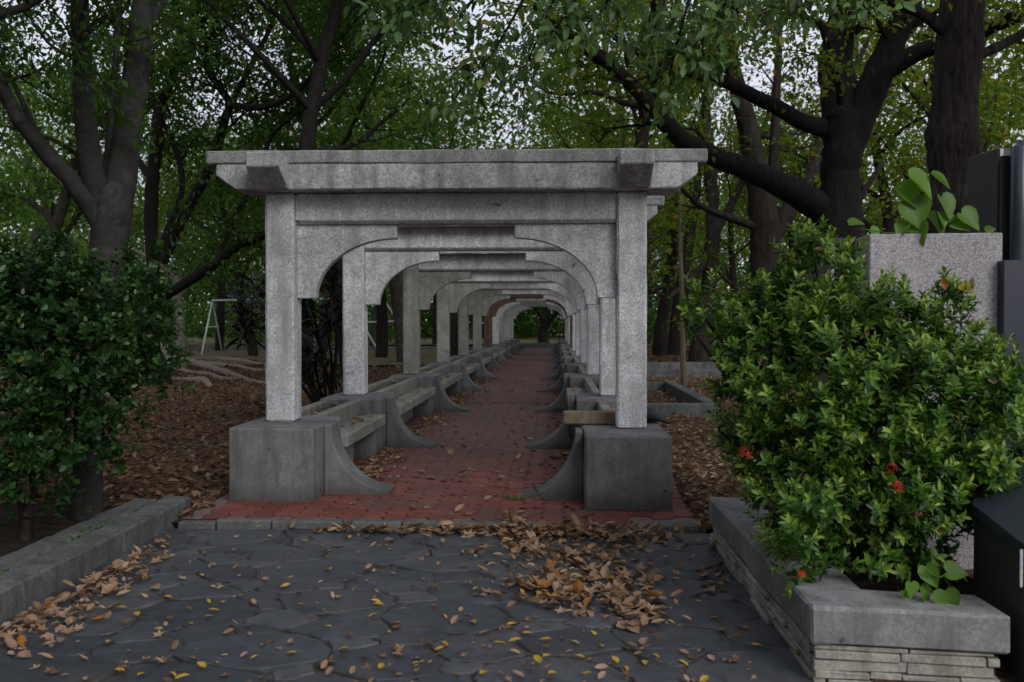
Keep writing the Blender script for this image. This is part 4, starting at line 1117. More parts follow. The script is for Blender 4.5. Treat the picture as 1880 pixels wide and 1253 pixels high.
def shade_wood():  # leaf wall out of view, added to cut sky light from left and behind
    rg = np.random.default_rng(53)
    n = 1500
    t = rg.random(n)
    cx = np.where(t < 0.6, rg.uniform(-19, -10.5, n), rg.uniform(-19, -3, n)); cy = np.where(t < 0.6, rg.uniform(-14, 13, n), rg.uniform(-19, -10, n))
    an = [(np.array([a, b, c]), norm(rg.normal(0, 1, 3))) for a, b, c in zip(cx, cy, rg.uniform(0.3, 11, n))]
    V, Fc = foliage(rg, an, 30, 0.8, 0.42, 0.55, KITE, 0.8)
    tag(solid('added_shade_wood', V, Fc, 'leaf_dark'), 'unseen leaf mass added left and behind to cut ambient light', 'woodland', kind='stuff')
shade_wood()

# ------------------------------------------------------------------ overhanging tree near the camera
def overhang():
    rg = np.random.default_rng(61)
    base = np.array([5.6, 6.2, -0.1])
    e = empty('overhanging_tree', base, 'near tree whose bluish green leafy branches hang into the top of the picture', 'tree')
    T0 = [base, base + [0.05, 0.02, 1.5], base + [-0.1, 0, 3.0], base + [-0.4, -0.1, 4.2]]
    q, rr, gg = limb_tube(rg, T0, [0.22, 0.18, 0.16, 0.13], 22, 12, 0.05); solid('trunk', *gg, 'bark_rough', e, base, True)
    tubes, an = [], []
    mains = [[T0[-1], at(1750, -330, 5.9), at(1500, -190, 5.7), at(1250, -120, 5.6), at(1000, -95, 5.5), at(820, -60, 5.5), at(720, -20, 5.4)],
             [T0[-1], at(1850, -450, 5.0), at(1600, -330, 4.8), at(1350, -270, 4.8), at(1050, -250, 5.0)],
             [T0[-1], (5.6, 7.2, 5.2), (6.2, 8.6, 5.9), (7.0, 9.8, 6.3)], [T0[-1], (6.0, 5.6, 5.2), (6.8, 4.8, 5.8), (7.8, 4.4, 6.2)], [T0[-1], (5.0, 5.6, 5.4), (4.6, 5.2, 6.3), (4.0, 4.9, 6.9)], [T0[-1], (5.2, 6.8, 5.5), (5.4, 7.6, 6.8), (5.2, 8.6, 7.6)],  # unseen limbs added to shade the right-hand trunks
             [T0[-1], (4.2, 6.6, 5.4), (2.8, 7.0, 5.9), (1.2, 7.3, 6.1), (0.0, 7.2, 6.2)], [T0[-1], (4.4, 7.2, 5.6), (3.2, 8.4, 6.2), (1.8, 9.2, 6.5), (0.5, 9.6, 6.7)]]  # unseen limbs added over the pergola to shade its inner frames
    for P in mains:
        P = [np.array(v_) for v_ in P]
        q, rr, gg = limb_tube(rg, P, [0.1, 0.08, 0.06, 0.045, 0.035, 0.02, 0.008][:len(P)], 30, 8, 0.05)
        solid('limb', *gg, 'bark_dark', e, P[0], True)
        grow(rg, q, 0.06, 0.02, 18, 0.6, 6, 0.35, tubes, an, 0.3, 0.45)
    sprays = [[(1010, -100), (950, 20), (895, 110), (850, 150)], [(1060, -105), (1000, 40), (970, 110), (955, 135)], [(1300, -120), (1265, 0), (1240, 90), (1222, 165)],
              [(1340, -130), (1310, -10), (1290, 80), (1300, 130)], [(1480, -180), (1450, -80), (1420, 0), (1390, 25)], [(1600, -230), (1590, -110), (1575, -20), (1595, 25)],
              [(900, -80), (830, -20), (770, 10), (735, 25)], [(1150, -110), (1130, -40), (1105, 20), (1080, 40)], [(1560, -200), (1520, -90), (1490, -10), (1450, 30)],
              [(1240, -115), (1205, -20), (1190, 50), (1180, 90)], [(1400, -160), (1380, -70), (1360, 0), (1330, 30)], [(1100, -100), (1060, -10), (1035, 30), (1020, 60)], [(860, -70), (800, -40), (760, -20), (715, -5)]]
    for s in sprays:
        d = rg.uniform(5.2, 6.0)
        q = catmull([at(x, y, d + rg.normal(0, 0.08)) for x, y in s], 12)
        tubes.append(tube(q, np.linspace(0.012, 0.003, 12), 5))
        Tq = norm(np.gradient(q, axis=0))
        for j in range(4, 12):
            for b in range(2):
                dn = norm(Tq[j] * 0.7 + rg.normal(0, 0.7, 3)); w = q[j] + dn * rg.uniform(0.05, 0.22)
                tubes.append(tube(np.array([q[j], (q[j] + w) / 2 + [0, 0, 0.01], w]), [0.004, 0.003, 0.002], 3))
                an.append((w, dn)); an.append(((q[j] + w) / 2, dn))
    V, Fc = join(tubes); tag(solid('twigs', V, Fc, 'bark_dark', e, base), kind='stuff')
    P = np.array([a[0] for a in an]); Dn = np.array([a[1] for a in an])
    per = 4
    P = np.repeat(P, per, 0) + rg.normal(0, 0.055, (len(P) * per, 3)); Dn = np.repeat(Dn, per, 0)
    A = norm(Dn * 0.5 + rg.normal(0, 0.5, P.shape) - [0, 0, 0.45]); N = norm(rg.normal(0, 0.4, P.shape) + [0, -0.25, 0.8]); L = 0.085 * rg.uniform(0.6, 1.2, len(P))
    pr = np.array([project(p) for p in P])
    vis = np.where((pr[:, 0] > 650) & (pr[:, 0] < 1700) & (pr[:, 1] > 5) & (pr[:, 2] > 1))[0]
    big = set(rg.permutation(vis)[:296].tolist())
    one = mesh_np('leaf', leaves(np.zeros((1, 3)), np.array([[1., 0, 0]]), np.array([[0, 0, 1.]]), np.array([1.]), np.array([0.5]), OVAL)[0], OVAL[1], 'leaf_blue', True)
    for i in big:
        a = Vector(A[i]); nn = Vector(N[i]); b = nn.cross(a).normalized(); nn = a.cross(b)
        o = place('leaf', one, e, P[i]); o.rotation_euler = Matrix((a, b, nn)).transposed().to_euler(); o.scale = (L[i],) * 3
    keep = np.array([i for i in range(len(P)) if i not in big])
    V, Fc = leaves(P[keep], A[keep], N[keep], L[keep], L[keep] * 0.5, OVAL)
    tag(solid('crown', V, Fc, 'leaf_blue', e, base, True), kind='stuff')
overhang()

# ------------------------------------------------------------------ bushes made of leafy shoots
def shoot_mesh(rg, n, length, leaf, width, shape, open_=0.9, young=0.6):
    """one leafy shoot along +Z: leaves in a loose spiral, wider at the base, upright and younger at the tip"""
    t = (np.arange(n) + 0.5) / n
    az = np.arange(n) * 2.4 + rg.random() * 6
    P = np.c_[np.zeros((n, 2)), t * length]
    tilt = open_ * (1 - 0.6 * t) + rg.normal(0, 0.15, n) + 0.25
    A = np.c_[np.cos(az) * np.sin(tilt), np.sin(az) * np.sin(tilt), np.cos(tilt)]
    N = np.c_[-np.cos(az) * np.cos(tilt), -np.sin(az) * np.cos(tilt), np.sin(tilt)]
    L = leaf * rg.uniform(0.75, 1.15, n) * (1 - 0.3 * t)
    V, Fc = leaves(P, A, N, L, L * width, shape)
    mi = np.repeat((t > young).astype(np.int32), len(shape[1]))
    sv, sf = tube(np.array([[0, 0, -0.03], [0, 0, length * 0.5], [0, 0, length]]), [0.0025, 0.002, 0.001], 3)
    V2, F2 = join([(V, Fc), (sv, sf)])
    return V2, F2, np.concatenate([mi, np.zeros(len(sf), np.int32)])
def two_tone(name, V, Fc, mi, mats):
    me = mesh_np(name, V, Fc, mats[0], True); me.materials.append(MAT[mats[1]])
    me.polygons.foreach_set('material_index', np.ascontiguousarray(mi, dtype=np.int32)); return me
def bush(name, label, seed, base, lobes, stems, n_in, n_out, shoots, mats, dens_front=0.25, part='leafy_shoot', stem_mat='bark_brown', flip=0.5, n_clump=170):
    """lobes: (centre, radii). Shoots stand on the lobes' surfaces pointing outwards and up"""
    rg = np.random.default_rng(seed)
    e = empty(name, base, label, 'bush')
    geos = shoots(rg)
    V, Fc = join([tube(catmull(s, 12), np.linspace(r, r * 0.35, 12), 7, rg, 0.08) for s, r in stems])
    solid('stems', V, Fc, stem_mat, e, base, True)
    W = np.array([l[1][0] * l[1][2] for l in lobes]); W /= W.sum()
    P, Dn = [], []
    clumps = []                              # shoots gather in clumps with dark gaps between
    for i in range(n_clump):
        c, r = lobes[rg.choice(len(lobes), p=W)]
        d = norm(rg.normal(0, 1, 3) + [0, -dens_front * 1.5, 0.25])
        clumps.append((np.asarray(c) + d * np.asarray(r) * rg.uniform(0.75, 1.0), d, rg.uniform(0.07, 0.15)))
    for i in range(n_out):
        c, dc, rad = clumps[rg.integers(n_clump)]
        d = norm(rg.normal(0, 0.7, 3) + dc * 0.8 + [0, 0, 0.35])
        P.append(c + d * rad * rg.uniform(0.7, 1.1)); Dn.append(norm(d * 0.8 + rg.normal(0, 0.2, 3) + [0, 0, flip]))
    for i in range(n_in):
        c, r = lobes[rg.choice(len(lobes), p=W)]
        d = norm(rg.normal(0, 1, 3) + [0, -dens_front, 0.1])
        k = rg.uniform(0.35, 0.9)
        P.append(np.asarray(c) + d * np.asarray(r) * k); Dn.append(norm(d * 0.75 + rg.normal(0, 0.28, 3) + [0, 0, flip]))
    P, Dn = np.array(P), np.array(Dn)
    def inside(p): return sum(1 for c, r in lobes if (((p - c) / r) ** 2).sum() < 0.55)
    ok = np.array([inside(p) < 2 for p in P]); P, Dn = P[ok], Dn[ok]
    pr = np.array([project(p) for p in P])
    # the shoots nearest the viewer and not buried become parts of their own
    score = np.array([pr[i, 2] + (0.6 if inside(P[i]) else 0) + (3 if not (-30 < pr[i, 0] < 1910 and 0 < pr[i, 1] < 1260) else 0) for i in range(len(P))])
    parts = set(np.argsort(score)[:296].tolist())
    mesh = [two_tone(part, V, Fc, mi, mats) for V, Fc, mi in geos]
    rest, rmi = [], []
    for i in range(len(P)):
        g = rg.integers(len(geos)); s = rg.uniform(0.75, 1.2)
        M = Vector(Dn[i]).to_track_quat('Z', 'Y').to_matrix() @ Matrix.Rotation(rg.random() * 6.28, 3, 'Z')
        if i in parts:
            o = place(part, mesh[g], e, P[i]); o.rotation_euler = M.to_euler(); o.scale = (s,) * 3
        else:
            rest.append((geos[g][0] @ np.array(M.transposed()) * s + P[i], geos[g][1])); rmi.append(geos[g][2])
    V, Fc = join(rest); o0 = np.asarray(base)
    tag(place('foliage', two_tone('foliage', V - o0, Fc, np.concatenate(rmi), mats), e, o0), kind='stuff')
    tips = P + Dn * 0.10
    def front_tip(px, py, rad=28):          # the foremost shoot tip near a picture point: where a flower or a caught leaf sits
        q = np.array([project(t) for t in tips]); dd = np.hypot(q[:, 0] - px, q[:, 1] - py)
        c = np.where(dd < rad)[0]
        if len(c) == 0: return tips[np.argmin(dd)]
        return tips[c[np.argmin(q[c, 2])]]
    return e, rg, front_tip

def L_(px, py, d, rpx, rpy, rd): return (at(px, py, d), np.array([rpx / F_PX * d, rd, rpy / F_PX * d]))
ix_lobes = [L_(1600, 800, 4.95, 230, 210, 0.5), L_(1460, 690, 5.2, 140, 150, 0.38), L_(1560, 590, 5.1, 60, 90, 0.2), L_(1690, 700, 5.0, 100, 85, 0.26), L_(1740, 810, 4.8, 120, 130, 0.36),
            L_(1500, 880, 4.75, 110, 100, 0.3), L_(1620, 940, 4.55, 160, 110, 0.32), L_(1300, 592, 5.4, 45, 24, 0.10), L_(1252, 578, 5.45, 16, 12, 0.05), L_(1330, 800, 5.0, 25, 35, 0.08), L_(1500, 500, 5.1, 26, 40, 0.09), L_(1400, 545, 5.25, 40, 40, 0.1), L_(1375, 640, 5.3, 65, 80, 0.2), L_(1385, 835, 5.0, 45, 60, 0.16), L_(1480, 1030, 4.35, 45, 30, 0.1),
            L_(1560, 1040, 4.3, 60, 28, 0.1), L_(1712, 600, 4.95, 36, 45, 0.07), L_(1835, 735, 4.7, 55, 45, 0.16), L_(1560, 520, 5.1, 28, 40, 0.09)]
ib = at(1610, 1040, 4.75); ib[2] = 0.2
ix_stems = []
rg0 = np.random.default_rng(8)
for (c, r) in ix_lobes:
    ix_stems.append(([ib + rg0.normal(0, 0.07, 3) * [1, 1, 0], (ib * 0.45 + np.array(c) * 0.55) + rg0.normal(0, 0.05, 3), np.array(c), np.array(c) + [0, 0, r[2] * 0.6]], 0.014))
def ix_shoots(rg): return [shoot_mesh(rg, n, l, 0.064, 0.42, OVAL, 1.05, 0.62) for n, l in ((12, 0.08), (14, 0.11), (10, 0.06), (15, 0.14))]
ixora, rgi, tip_at = bush('flowering_bush', 'dense bright green bush with red flower clusters in the raised planter', 71, ib, ix_lobes, ix_stems, 1000, 1500, ix_shoots, ('leaf_ixora', 'leaf_young'))
# flower clusters
def flower_geo(rg, n, rad):
    P, A, N = [], [], []
    for i in range(n):
        d = norm(rg.normal(0, 1, 3) + [0, -0.3, 0.7]); c = d * rad
        t1 = norm(np.cross(d, rg.normal(0, 1, 3))); t2 = np.cross(d, t1)
        for k in range(4):
            a = k * math.pi / 2
            P.append(c); A.append(t1 * math.cos(a) + t2 * math.sin(a) + d * 0.25); N.append(d)
    k = len(P)
    return leaves(np.array(P), np.array(A), np.array(N), np.full(k, 0.016), np.full(k, 0.009), OVAL)
for px, py, d, n, r in ((1368, 832, 4.75, 22, 0.036), (1610, 855, 4.2, 10, 0.018), (1640, 893, 4.2, 8, 0.020), (1655, 898, 4.2, 5, 0.012), (1690, 958, 4.2, 5, 0.012), (1490, 1045, 4.22, 7, 0.014)):
    V, Fc = flower_geo(rgi, n, r); p = tip_at(px, py) + [0, -0.01, 0.01]
    solid('flower_cluster', V + p, Fc, 'red', ixora, p)

sh_lobes = [L_(80, 640, 6.3, 140, 170, 0.55), L_(210, 600, 6.5, 80, 90, 0.35), L_(45, 795, 6.2, 125, 95, 0.45), L_(155, 765, 6.3, 65, 65, 0.25), L_(-80, 700, 6.2, 150, 180, 0.6), L_(20, 570, 6.5, 110, 70, 0.4),
            L_(150, 555, 6.6, 70, 50, 0.25), L_(20, 890, 6.1, 70, 40, 0.2), L_(125, 850, 6.1, 40, 40, 0.15), L_(262, 620, 6.6, 40, 60, 0.15), L_(215, 730, 6.4, 60, 60, 0.25), L_(295, 560, 6.6, 22, 30, 0.08), L_(298, 690, 6.6, 25, 28, 0.08), L_(235, 820, 6.4, 28, 40, 0.1), L_(120, 490, 6.6, 30, 22, 0.12), L_(30, 495, 6.6, 40, 22, 0.12), L_(250, 500, 6.7, 35, 22, 0.1)]
sb = atz(48, 994, 0.0)
sh_stems = [([sb, at(46, 940, 6.25), at(25, 890, 6.3), at(0, 840, 6.3), at(-20, 760, 6.3)], 0.045), ([at(48, 950, 6.2), at(62, 900, 6.25), at(95, 820, 6.3), at(150, 700, 6.4)], 0.03),
            ([at(62, 900, 6.25), at(55, 780, 6.3), at(70, 640, 6.3)], 0.022), ([at(110, 810, 6.3), at(175, 740, 6.4), at(215, 640, 6.5), at(240, 600, 6.5)], 0.018)]
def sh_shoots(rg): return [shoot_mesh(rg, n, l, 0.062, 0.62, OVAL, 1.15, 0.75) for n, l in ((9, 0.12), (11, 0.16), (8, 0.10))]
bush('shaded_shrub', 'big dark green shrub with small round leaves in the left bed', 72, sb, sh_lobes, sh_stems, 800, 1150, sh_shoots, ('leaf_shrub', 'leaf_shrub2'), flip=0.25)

# dried leaf caught on the bush
def single(name, me, p, rot, s, label, cat='leaf', group=None):
    o = place(name, me, None, p, rot, s); return tag(o, label, cat, group)
unit = {}
for nm, sh, w in (('oval', OVAL, 0.5), ('narrow', OVAL, 0.34), ('round', OVAL, 0.72), ('curl', CURL, 0.62), ('star', STAR, 1.0)):
    for mt in ('dead', 'yellow', 'orange', 'deaddark', 'weed'):
        V, Fc = leaves(np.zeros((1, 3)), np.array([[1., 0, 0]]), np.array([[0, 0, 1.]]), np.array([1.]), np.array([w]), sh)
        unit[nm, mt] = mesh_np('leaf', V, Fc, mt, False)
p = tip_at(1742, 525)
single('caught_leaf', unit['curl', 'yellow'], p, (1.2, 0.2, 0.4), 0.085, 'curled yellow dead leaf caught on top of the flowering bush')
single('caught_leaf', unit['curl', 'deaddark'], p + [0.045, 0.01, -0.03], (1.3, -0.9, 0.8), 0.10, 'dark brown curled dead leaf caught at the top of the flowering bush')
single('caught_leaf', unit['curl', 'orange'], p + [-0.05, 0.01, -0.01], (1.4, -2.0, 0.2), 0.07, 'orange brown withered leaf caught on top of the flowering bush')
single('caught_leaf', unit['curl', 'dead'], tip_at(1780, 775), (1.1, 0.5, 1.5), 0.085, 'crumpled tan leaf caught in the right side of the flowering bush')
single('caught_leaf', unit['curl', 'dead'], tip_at(1805, 705), (0.9, 0.2, 0.5), 0.06, 'pinkish tan leaf caught high on the right of the flowering bush')

# ------------------------------------------------------------------ heart-leaved vines
def vine(name, label, seed, d, stems, lv):
    rg = np.random.default_rng(seed)
    base = at(*stems[0][0], d)
    e = empty(name, base, label, 'vine')
    V, Fc = join([tube(catmull([at(x, y, d + rg.normal(0, 0.02)) for x, y in s], 12), np.linspace(0.005, 0.0025, 12), 5) for s in stems])
    solid('stem', V, Fc, 'weed', e, base, True)
    for px, py, s, az, tilt in lv:
        p = at(px, py, d + rg.normal(0, 0.03))
        S = s / F_PX * d
        V, Fc = leaves(np.zeros((1, 3)), np.array([[math.cos(az), -0.25, math.sin(az)]]), np.array([[math.sin(tilt) + rg.normal(0, 0.3), -0.7, 0.6 + rg.normal(0, 0.3)]]), np.array([S * rg.uniform(0.85, 1.05)]), np.array([S * rg.uniform(0.8, 1.0)]), HEART)
        solid('leaf', V + p, Fc, 'leaf_vine', e, p, True)
vine('climbing_vine', 'vine with big heart-shaped green leaves growing over the granite block', 81, 5.5,
     [[(1735, 470), (1728, 420), (1715, 380), (1700, 350)], [(1728, 430), (1740, 390), (1745, 370)], [(1720, 420), (1640, 428), (1575, 420)], [(1735, 430), (1780, 420), (1790, 405)]],
     [(1668, 322, 62, -0.75, 0.2), (1712, 322, 44, -0.6, 0.5), (1655, 345, 52, -0.9, -0.2), (1672, 372, 62, -1.25, 0.1), (1728, 362, 48, -1.2, 0.2), (1705, 398, 52, -0.9, 0.1), (1765, 392, 50, -0.75, 0.3), (1748, 412, 40, -0.3, 0.2),
      (1690, 412, 42, -1.6, -0.2), (1560, 412, 30, 0.1, 0.0), (1598, 422, 30, -0.8, 0.0), (1728, 392, 30, -1.3, 0.3), (1740, 400, 24, -0.2, 0.1), (1810, 425, 20, 0.3, 0.2), (1660, 410, 34, -2.0, 0)])
vine('creeping_vine', 'small heart-leaved vine trailing over the front coping of the planter', 82, 3.98,
     [[(1690, 1040), (1705, 1075), (1722, 1100)], [(1670, 1050), (1668, 1075), (1660, 1095)], [(1700, 1050), (1725, 1060), (1740, 1050)]],
     [(1700, 1040, 44, -1.15, -0.2), (1738, 1050, 44, 0.0, 0.2), (1735, 1085, 52, -1.35, 0.1), (1690, 1078, 42, -1.3, 0.3), (1660, 1085, 34, -1.0, 0.0), (1672, 1070, 30, -1.6, 0.2)])

# ------------------------------------------------------------------ dark strap-leaved plant behind the first left bench
def strap_plant():
    rg = np.random.default_rng(91)
    b = atz(612, 722, -0.03) * 0 + at(608, 715, 13.2); b[2] = -0.05
    e = empty('strap_leaved_plant', b, 'dark strap-leaved shrub behind the first bench on the left', 'plant')
    tips = [(600, 600), (560, 570), (470, 545), (520, 500), (610, 520), (590, 460), (445, 575), (540, 620), (500, 590), (580, 660), (625, 570), (565, 500), (450, 610), (600, 680)]
    stems = []; P, A, N, L = [], [], [], []
    for x, y in tips:
        t = at(x, y, 13.2 + rg.normal(0, 0.4)); m = (b + t) / 2 + [rg.normal(0, 0.1), rg.normal(0, 0.1), 0.15]
        stems.append(tube(catmull([b + rg.normal(0, 0.08, 3) * [1, 1, 0], m, t], 10), np.linspace(0.035, 0.012, 10), 6))
        for i in range(44):
            az = i * 2.4; el = rg.uniform(-0.7, 0.8)
            P.append(t + [0, 0, rg.normal(0, 0.10)]); A.append((math.cos(az), math.sin(az), el)); N.append((rg.normal(0, .3), rg.normal(0, .3), 1)); L.append(rg.uniform(0.22, 0.42))
    V, Fc = join(stems); solid('stems', V, Fc, 'bark_dark', e, b, True)
    L = np.array(L)
    strap = (np.array([(0, 0, 0), (0.35, 0.5, 0.12), (0.35, -0.5, 0.12), (0.72, 0.42, 0.06), (0.72, -0.42, 0.06), (1, 0, -0.16)]), np.array([(0, 2, 1), (1, 2, 4), (1, 4, 3), (3, 4, 5)]))
    V, Fc = leaves(np.array(P), np.array(A), np.array(N), L, L * 0.15, strap)
    tag(solid('foliage', V, Fc, 'leaf_strap', e, b), kind='stuff')
strap_plant()

# ------------------------------------------------------------------ weeds in the kerb gap
def weeds():
    rg = np.random.default_rng(95)
    k = 0
    P, A, N, L = [], [], [], []
    for _ in range(70):
        y = rg.uniform(4.4, 7.3); c = np.array([-2.96 - (y - 1.2) * 0.016 - rg.uniform(0.02, 0.10), y, 0.0])
        if math.sin(y * 4.3) + rg.normal(0, 0.5) < 0.2: continue
        for i in range(14):
            az = rg.random() * 6.28; P.append(c + [rg.normal(0, 0.03), rg.normal(0, 0.05), 0.02]); A.append((math.cos(az), math.sin(az), rg.uniform(0.3, 1.6))); N.append((rg.normal(), rg.normal(), 1)); L.append(rg.uniform(0.025, 0.055))
    for cx_, cy_ in ((-0.33, 7.70), (-0.30, 7.66), (-0.36, 7.74)):
        for i in range(14):
            az = rg.random() * 6.28; P.append((cx_ + rg.normal(0, 0.03), cy_ + rg.normal(0, 0.02), 0.0)); A.append((math.cos(az), math.sin(az), rg.uniform(0.4, 1.5))); N.append((rg.normal(), rg.normal(), 1)); L.append(rg.uniform(0.02, 0.04))
    L = np.array(L)
    V, Fc = leaves(np.array(P), np.array(A), np.array(N), L, L * 0.5, OVAL)
    tag(solid('weeds', V, Fc, 'weed'), 'small green weeds growing in the gap behind the raised kerb', 'weeds', kind='stuff')
weeds()

# ------------------------------------------------------------------ fallen leaves
def litter(name, label, n, xs, ys, seed, mat, size, shape=CURL, density=None, zoff=0.012, dz=0.03, avoid=None):
    rg = np.random.default_rng(seed)
    x = rg.uniform(*xs, n); y = rg.uniform(*ys, n) if density is None else density(rg, n)
    keep = np.ones(n, bool)
    if avoid is not None: keep &= ~avoid(x, y)
    x, y = x[keep], y[keep]; n = len(x)
    z = ground_z(x, y) + zoff + rg.random(n) * dz
    P = np.c_[x, y, z]; az = rg.random(n) * 6.283
    A = np.c_[np.cos(az), np.sin(az), rg.normal(0, 0.25, n)]; N = norm(np.c_[rg.normal(0, 0.4, n), rg.normal(0, 0.4, n), np.ones(n)])
    L = size * rg.uniform(0.55, 1.25, n)
    V, Fc = leaves(P, A, N, L, L * rg.uniform(0.4, 0.75, n), shape)
    return tag(solid(name, V, Fc, mat), label, 'leaf litter', kind='stuff')
out_path = lambda x, y: ((x > -2.72) & (x < 1.08)) | ((x > -3.4) & (x < 1.3) & (y < 6.9))
litter('leaf_litter', 'brown leaf litter covering the ground left of the pergola', 22000, (-14, -2.6), (0, 1), 101, 'deaddark', 0.09, avoid=lambda x, y: out_path(x, y) | ((x < -2.9) & (y < 7.25)), density=lambda rg, n: 6.9 + 23 * rg.random(n) ** 1.6)
litter('leaf_litter', 'tan leaf litter covering the ground right of the pergola', 24000, (0.9, 10), (0, 1), 102, 'dead', 0.075, avoid=lambda x, y: out_path(x, y) | ((x > 1.3) & (y < 6.6)), density=lambda rg, n: 6.7 + 24 * rg.random(n) ** 1.5)
litter('leaf_litter', 'scattered far leaf litter under the woodland trees', 9000, (-30, 22), (28, 60), 103, 'deaddark', 0.19, avoid=lambda x, y: (x > -3) & (x < 1.3))
# leaves in the troughs, on the seats and along the path edges
def path_litter():
    rg = np.random.default_rng(104)
    P = []
    for a, b, y0, y1, z in litter_spots[:12]:
        for _ in range(int(60 * (y1 - y0) / 2)): P.append((rg.uniform(a, b), rg.uniform(y0, y1), z + rg.random() * 0.04))
    for k in range(5):
        for s, m in ((-1, 130), (1, 60)):
            for _ in range(m):
                y = FY[k] + 0.5 + rg.random() * (FY[k + 1] - FY[k] - 0.9); x = CXP + s * (1.06 - abs(rg.normal(0, 0.16)))
                P.append((x, y, float(floor_z(x, y)) + 0.008 + rg.random() * 0.02))
            for _ in range(14):
                P.append((CXP + s * rg.uniform(1.08, 1.3), FY[k] + 0.6 + rg.random() * (FY[k + 1] - FY[k] - 1.1), 0.43))
    for _ in range(240):
        y = 8.6 + 30 * rg.random() ** 1.5; x = CXP + rg.uniform(-1.0, 1.0); P.append((x, y, float(floor_z(x, y)) + 0.008))
    P = np.array(P); n = len(P); az = rg.random(n) * 6.28
    A = np.c_[np.cos(az), np.sin(az), rg.normal(0, 0.12, n)]; N = norm(np.c_[rg.normal(0, 0.25, n), rg.normal(0, 0.25, n), np.ones(n)])
    L = 0.085 * rg.uniform(0.5, 1.25, n)
    V, Fc = leaves(P, A, N, L, L * rg.uniform(0.4, 0.75, n), CURL)
    tag(solid('leaf_litter', V, Fc, 'dead'), 'dry leaves drifted along the benches and over the red path', 'leaf litter', kind='stuff')
path_litter()

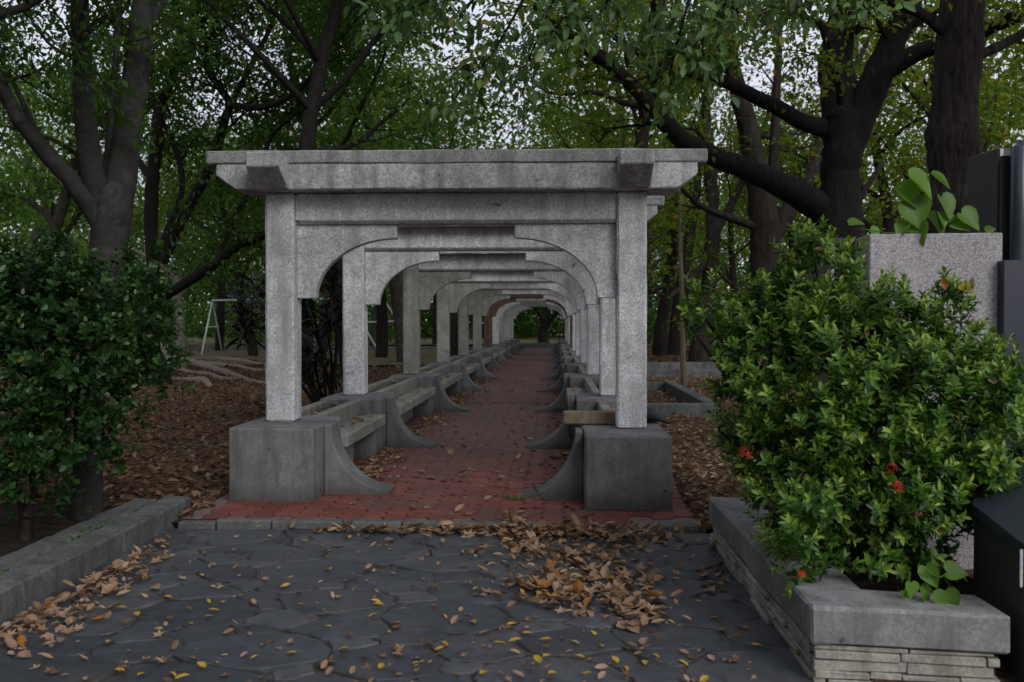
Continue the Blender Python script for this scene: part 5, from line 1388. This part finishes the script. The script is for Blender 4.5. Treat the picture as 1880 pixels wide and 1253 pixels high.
def on_plaza(px, py):
    p = atz(px, py, -0.052); return p
def heaps():
    rg = np.random.default_rng(105)
    blobs = [((980, 975), (90, 9), 150, 0.05), ((840, 970), (70, 6), 70, 0.03), ((1090, 982), (60, 9), 95, 0.05), ((960, 1005), (45, 14), 80, 0.03), ((1080, 1030), (60, 16), 90, 0.025), ((985, 1075), (40, 16), 70, 0.025),
             ((1110, 1075), (55, 22), 100, 0.025), ((1160, 1115), (30, 18), 60, 0.02), ((1050, 1100), (40, 12), 50, 0.02), ((945, 955), (10, 8), 26, 0.03), ((680, 968), (60, 4), 36, 0.015), ((1170, 990), (50, 10), 60, 0.03),
             ((270, 1015), (26, 10), 30, 0.03), ((225, 1050), (35, 14), 46, 0.03), ((160, 1090), (40, 16), 55, 0.03), ((90, 1140), (50, 18), 60, 0.03), ((20, 1170), (40, 22), 34, 0.02), ((1180, 1155), (20, 25), 14, 0.01), ((1330, 1060), (30, 20), 16, 0.01),
             ((1010, 930), (150, 16), 22, 0.0), ((820, 880), (90, 35), 30, 0.0)]
    P, S = [], []
    for (cx_, cy_), (sx, sy), n, h in blobs:
        for _ in range(int(n * 1.5)):
            x, y = cx_ + rg.normal(0, sx), cy_ + rg.normal(0, sy)
            p = atz(x, y, -0.052)
            if p[1] > 6.76:
                if cy_ < 958: p = atz(x, y, 0.004); p[2] = float(floor_z(p[0], p[1])) + 0.004
                else: p[1] = 6.72 - abs(rg.normal(0, 0.05))
            if p[0] < -2.68: p[0] = -2.66 + rg.random() * 0.08
            if p[0] > 1.0 and p[1] < 6.6: continue
            P.append(p + [0, 0, 0.006 + abs(rg.normal(0, 0.5)) * h]); S.append((0.078 if cx_ > 400 else 0.066) * rg.uniform(0.4, 1.35))
    for _ in range(420):                                      # crumbs and scattered leaves
        x = rg.uniform(60, 1420); y = 985 + 300 * rg.random()
        p = atz(x, y, -0.052)
        if -2.62 < p[0] < 0.98 and p[1] < 6.7: P.append(p + [0, 0, 0.004]); S.append(0.05 * rg.uniform(0.4, 1.3))
    P, S = np.array(P), np.array(S); n = len(P)
    az = rg.random(n) * 6.28; tx = rg.normal(0, 0.3, n); ty = rg.normal(0, 0.3, n)
    px = np.array([project(p) for p in P]); vis = (px[:, 0] > 0) & (px[:, 0] < 1880) & (px[:, 1] < 1250)
    order = np.argsort(-(S / px[:, 2]) * vis - 0.02 * (P[:, 2] + 0.06))
    top = order[:190]
    kinds = ['curl', 'curl', 'oval', 'curl', 'star', 'round']
    for i in top:
        mt = 'orange' if rg.random() < 0.10 else 'dead'
        left = P[i, 0] < -1.55
        heap = px[i, 1] < 1130
        if P[i, 2] > -0.03 and P[i, 1] > 6.8: lab = 'dry brown leaf lying on the red tiles at the path entrance'
        elif left: lab = 'dry brown leaf lying along the left kerb on the flagstones'
        elif heap: lab = 'dry brown leaf in the drift before the red tiled step'
        else: lab = 'dry brown leaf lying loose on the near dark flagstones'
        kd = kinds[rg.integers(6)]
        lab = {'curl': 'curled ', 'star': 'lobed ', 'oval': 'smooth oval ', 'round': 'broad rounded '}[kd] + (lab.replace('dry brown', 'orange brown') if mt == 'orange' else lab)
        single('fallen_leaf', unit[kd, mt], P[i], (tx[i], ty[i], az[i]), float(S[i]), lab, 'leaf', lab.replace(' leaf', ' leaves', 1))
    rest = order[190:]
    A = np.c_[np.cos(az), np.sin(az), np.sin(tx)]; N = norm(np.c_[tx, ty, np.ones(n)])
    sel = np.arange(len(rest)) % 4 == 3; half = rest[~sel]; oth = rest[sel]
    g = [leaves(P[half], A[half], N[half], S[half], S[half] * 0.6, CURL), leaves(P[oth], A[oth], N[oth], S[oth], S[oth] * 0.95, STAR)]
    V, Fc = join(g)
    tag(solid('leaf_drift', V, Fc, 'dead'), 'drifts of dry leaves on the flagstones before the step and along the kerb', 'leaf litter', kind='stuff')
    # yellow leaves
    spots = [(697, 1128), (775, 1215), (895, 1235), (1075, 1210), (715, 1165), (470, 970), (460, 1212), (210, 1118), (300, 1157), (395, 1075), (230, 1235), (320, 1250), (880, 1232), (1225, 1140), (1035, 1125), (905, 1182), (865, 1142), (815, 1130), (1195, 1130),
             (1020, 1062), (1055, 1043), (1085, 1160), (985, 950), (830, 945), (600, 945), (712, 1010), (640, 990), (540, 1060), (490, 985), (560, 1110), (620, 1100), (380, 1015), (410, 1105), (1110, 1190), (1150, 1225), (930, 1150), (950, 1000), (880, 1080), (545, 1200), (400, 1220)]
    for _ in range(66): spots.append((rg.uniform(120, 1400), rg.uniform(975, 1250)))
    for x, y in spots:
        p = atz(x, y, -0.05)
        if p[1] > 6.74: p = atz(x, y, 0.004); p[2] = float(floor_z(p[0], p[1])) + 0.005
        if not -2.66 < p[0] < 1.0: continue
        s = rg.uniform(0.038, 0.07)
        lab = 'small yellow leaf lying on the dark flagstones' if p[1] < 6.75 else 'small yellow leaf lying on the front red tiles'
        kd = ['narrow', 'oval', 'oval', 'curl'][rg.integers(4)]
        lab = lab.replace('small', {'narrow': 'small narrow', 'oval': 'small oval', 'curl': 'small curled'}[kd])
        single('fallen_leaf', unit[kd, 'yellow'], p + [0, 0, 0.006], (rg.normal(0, .15), rg.normal(0, .15), rg.random() * 6.28), s, lab, 'leaf', lab.replace(' leaf', ' leaves', 1))
heaps()
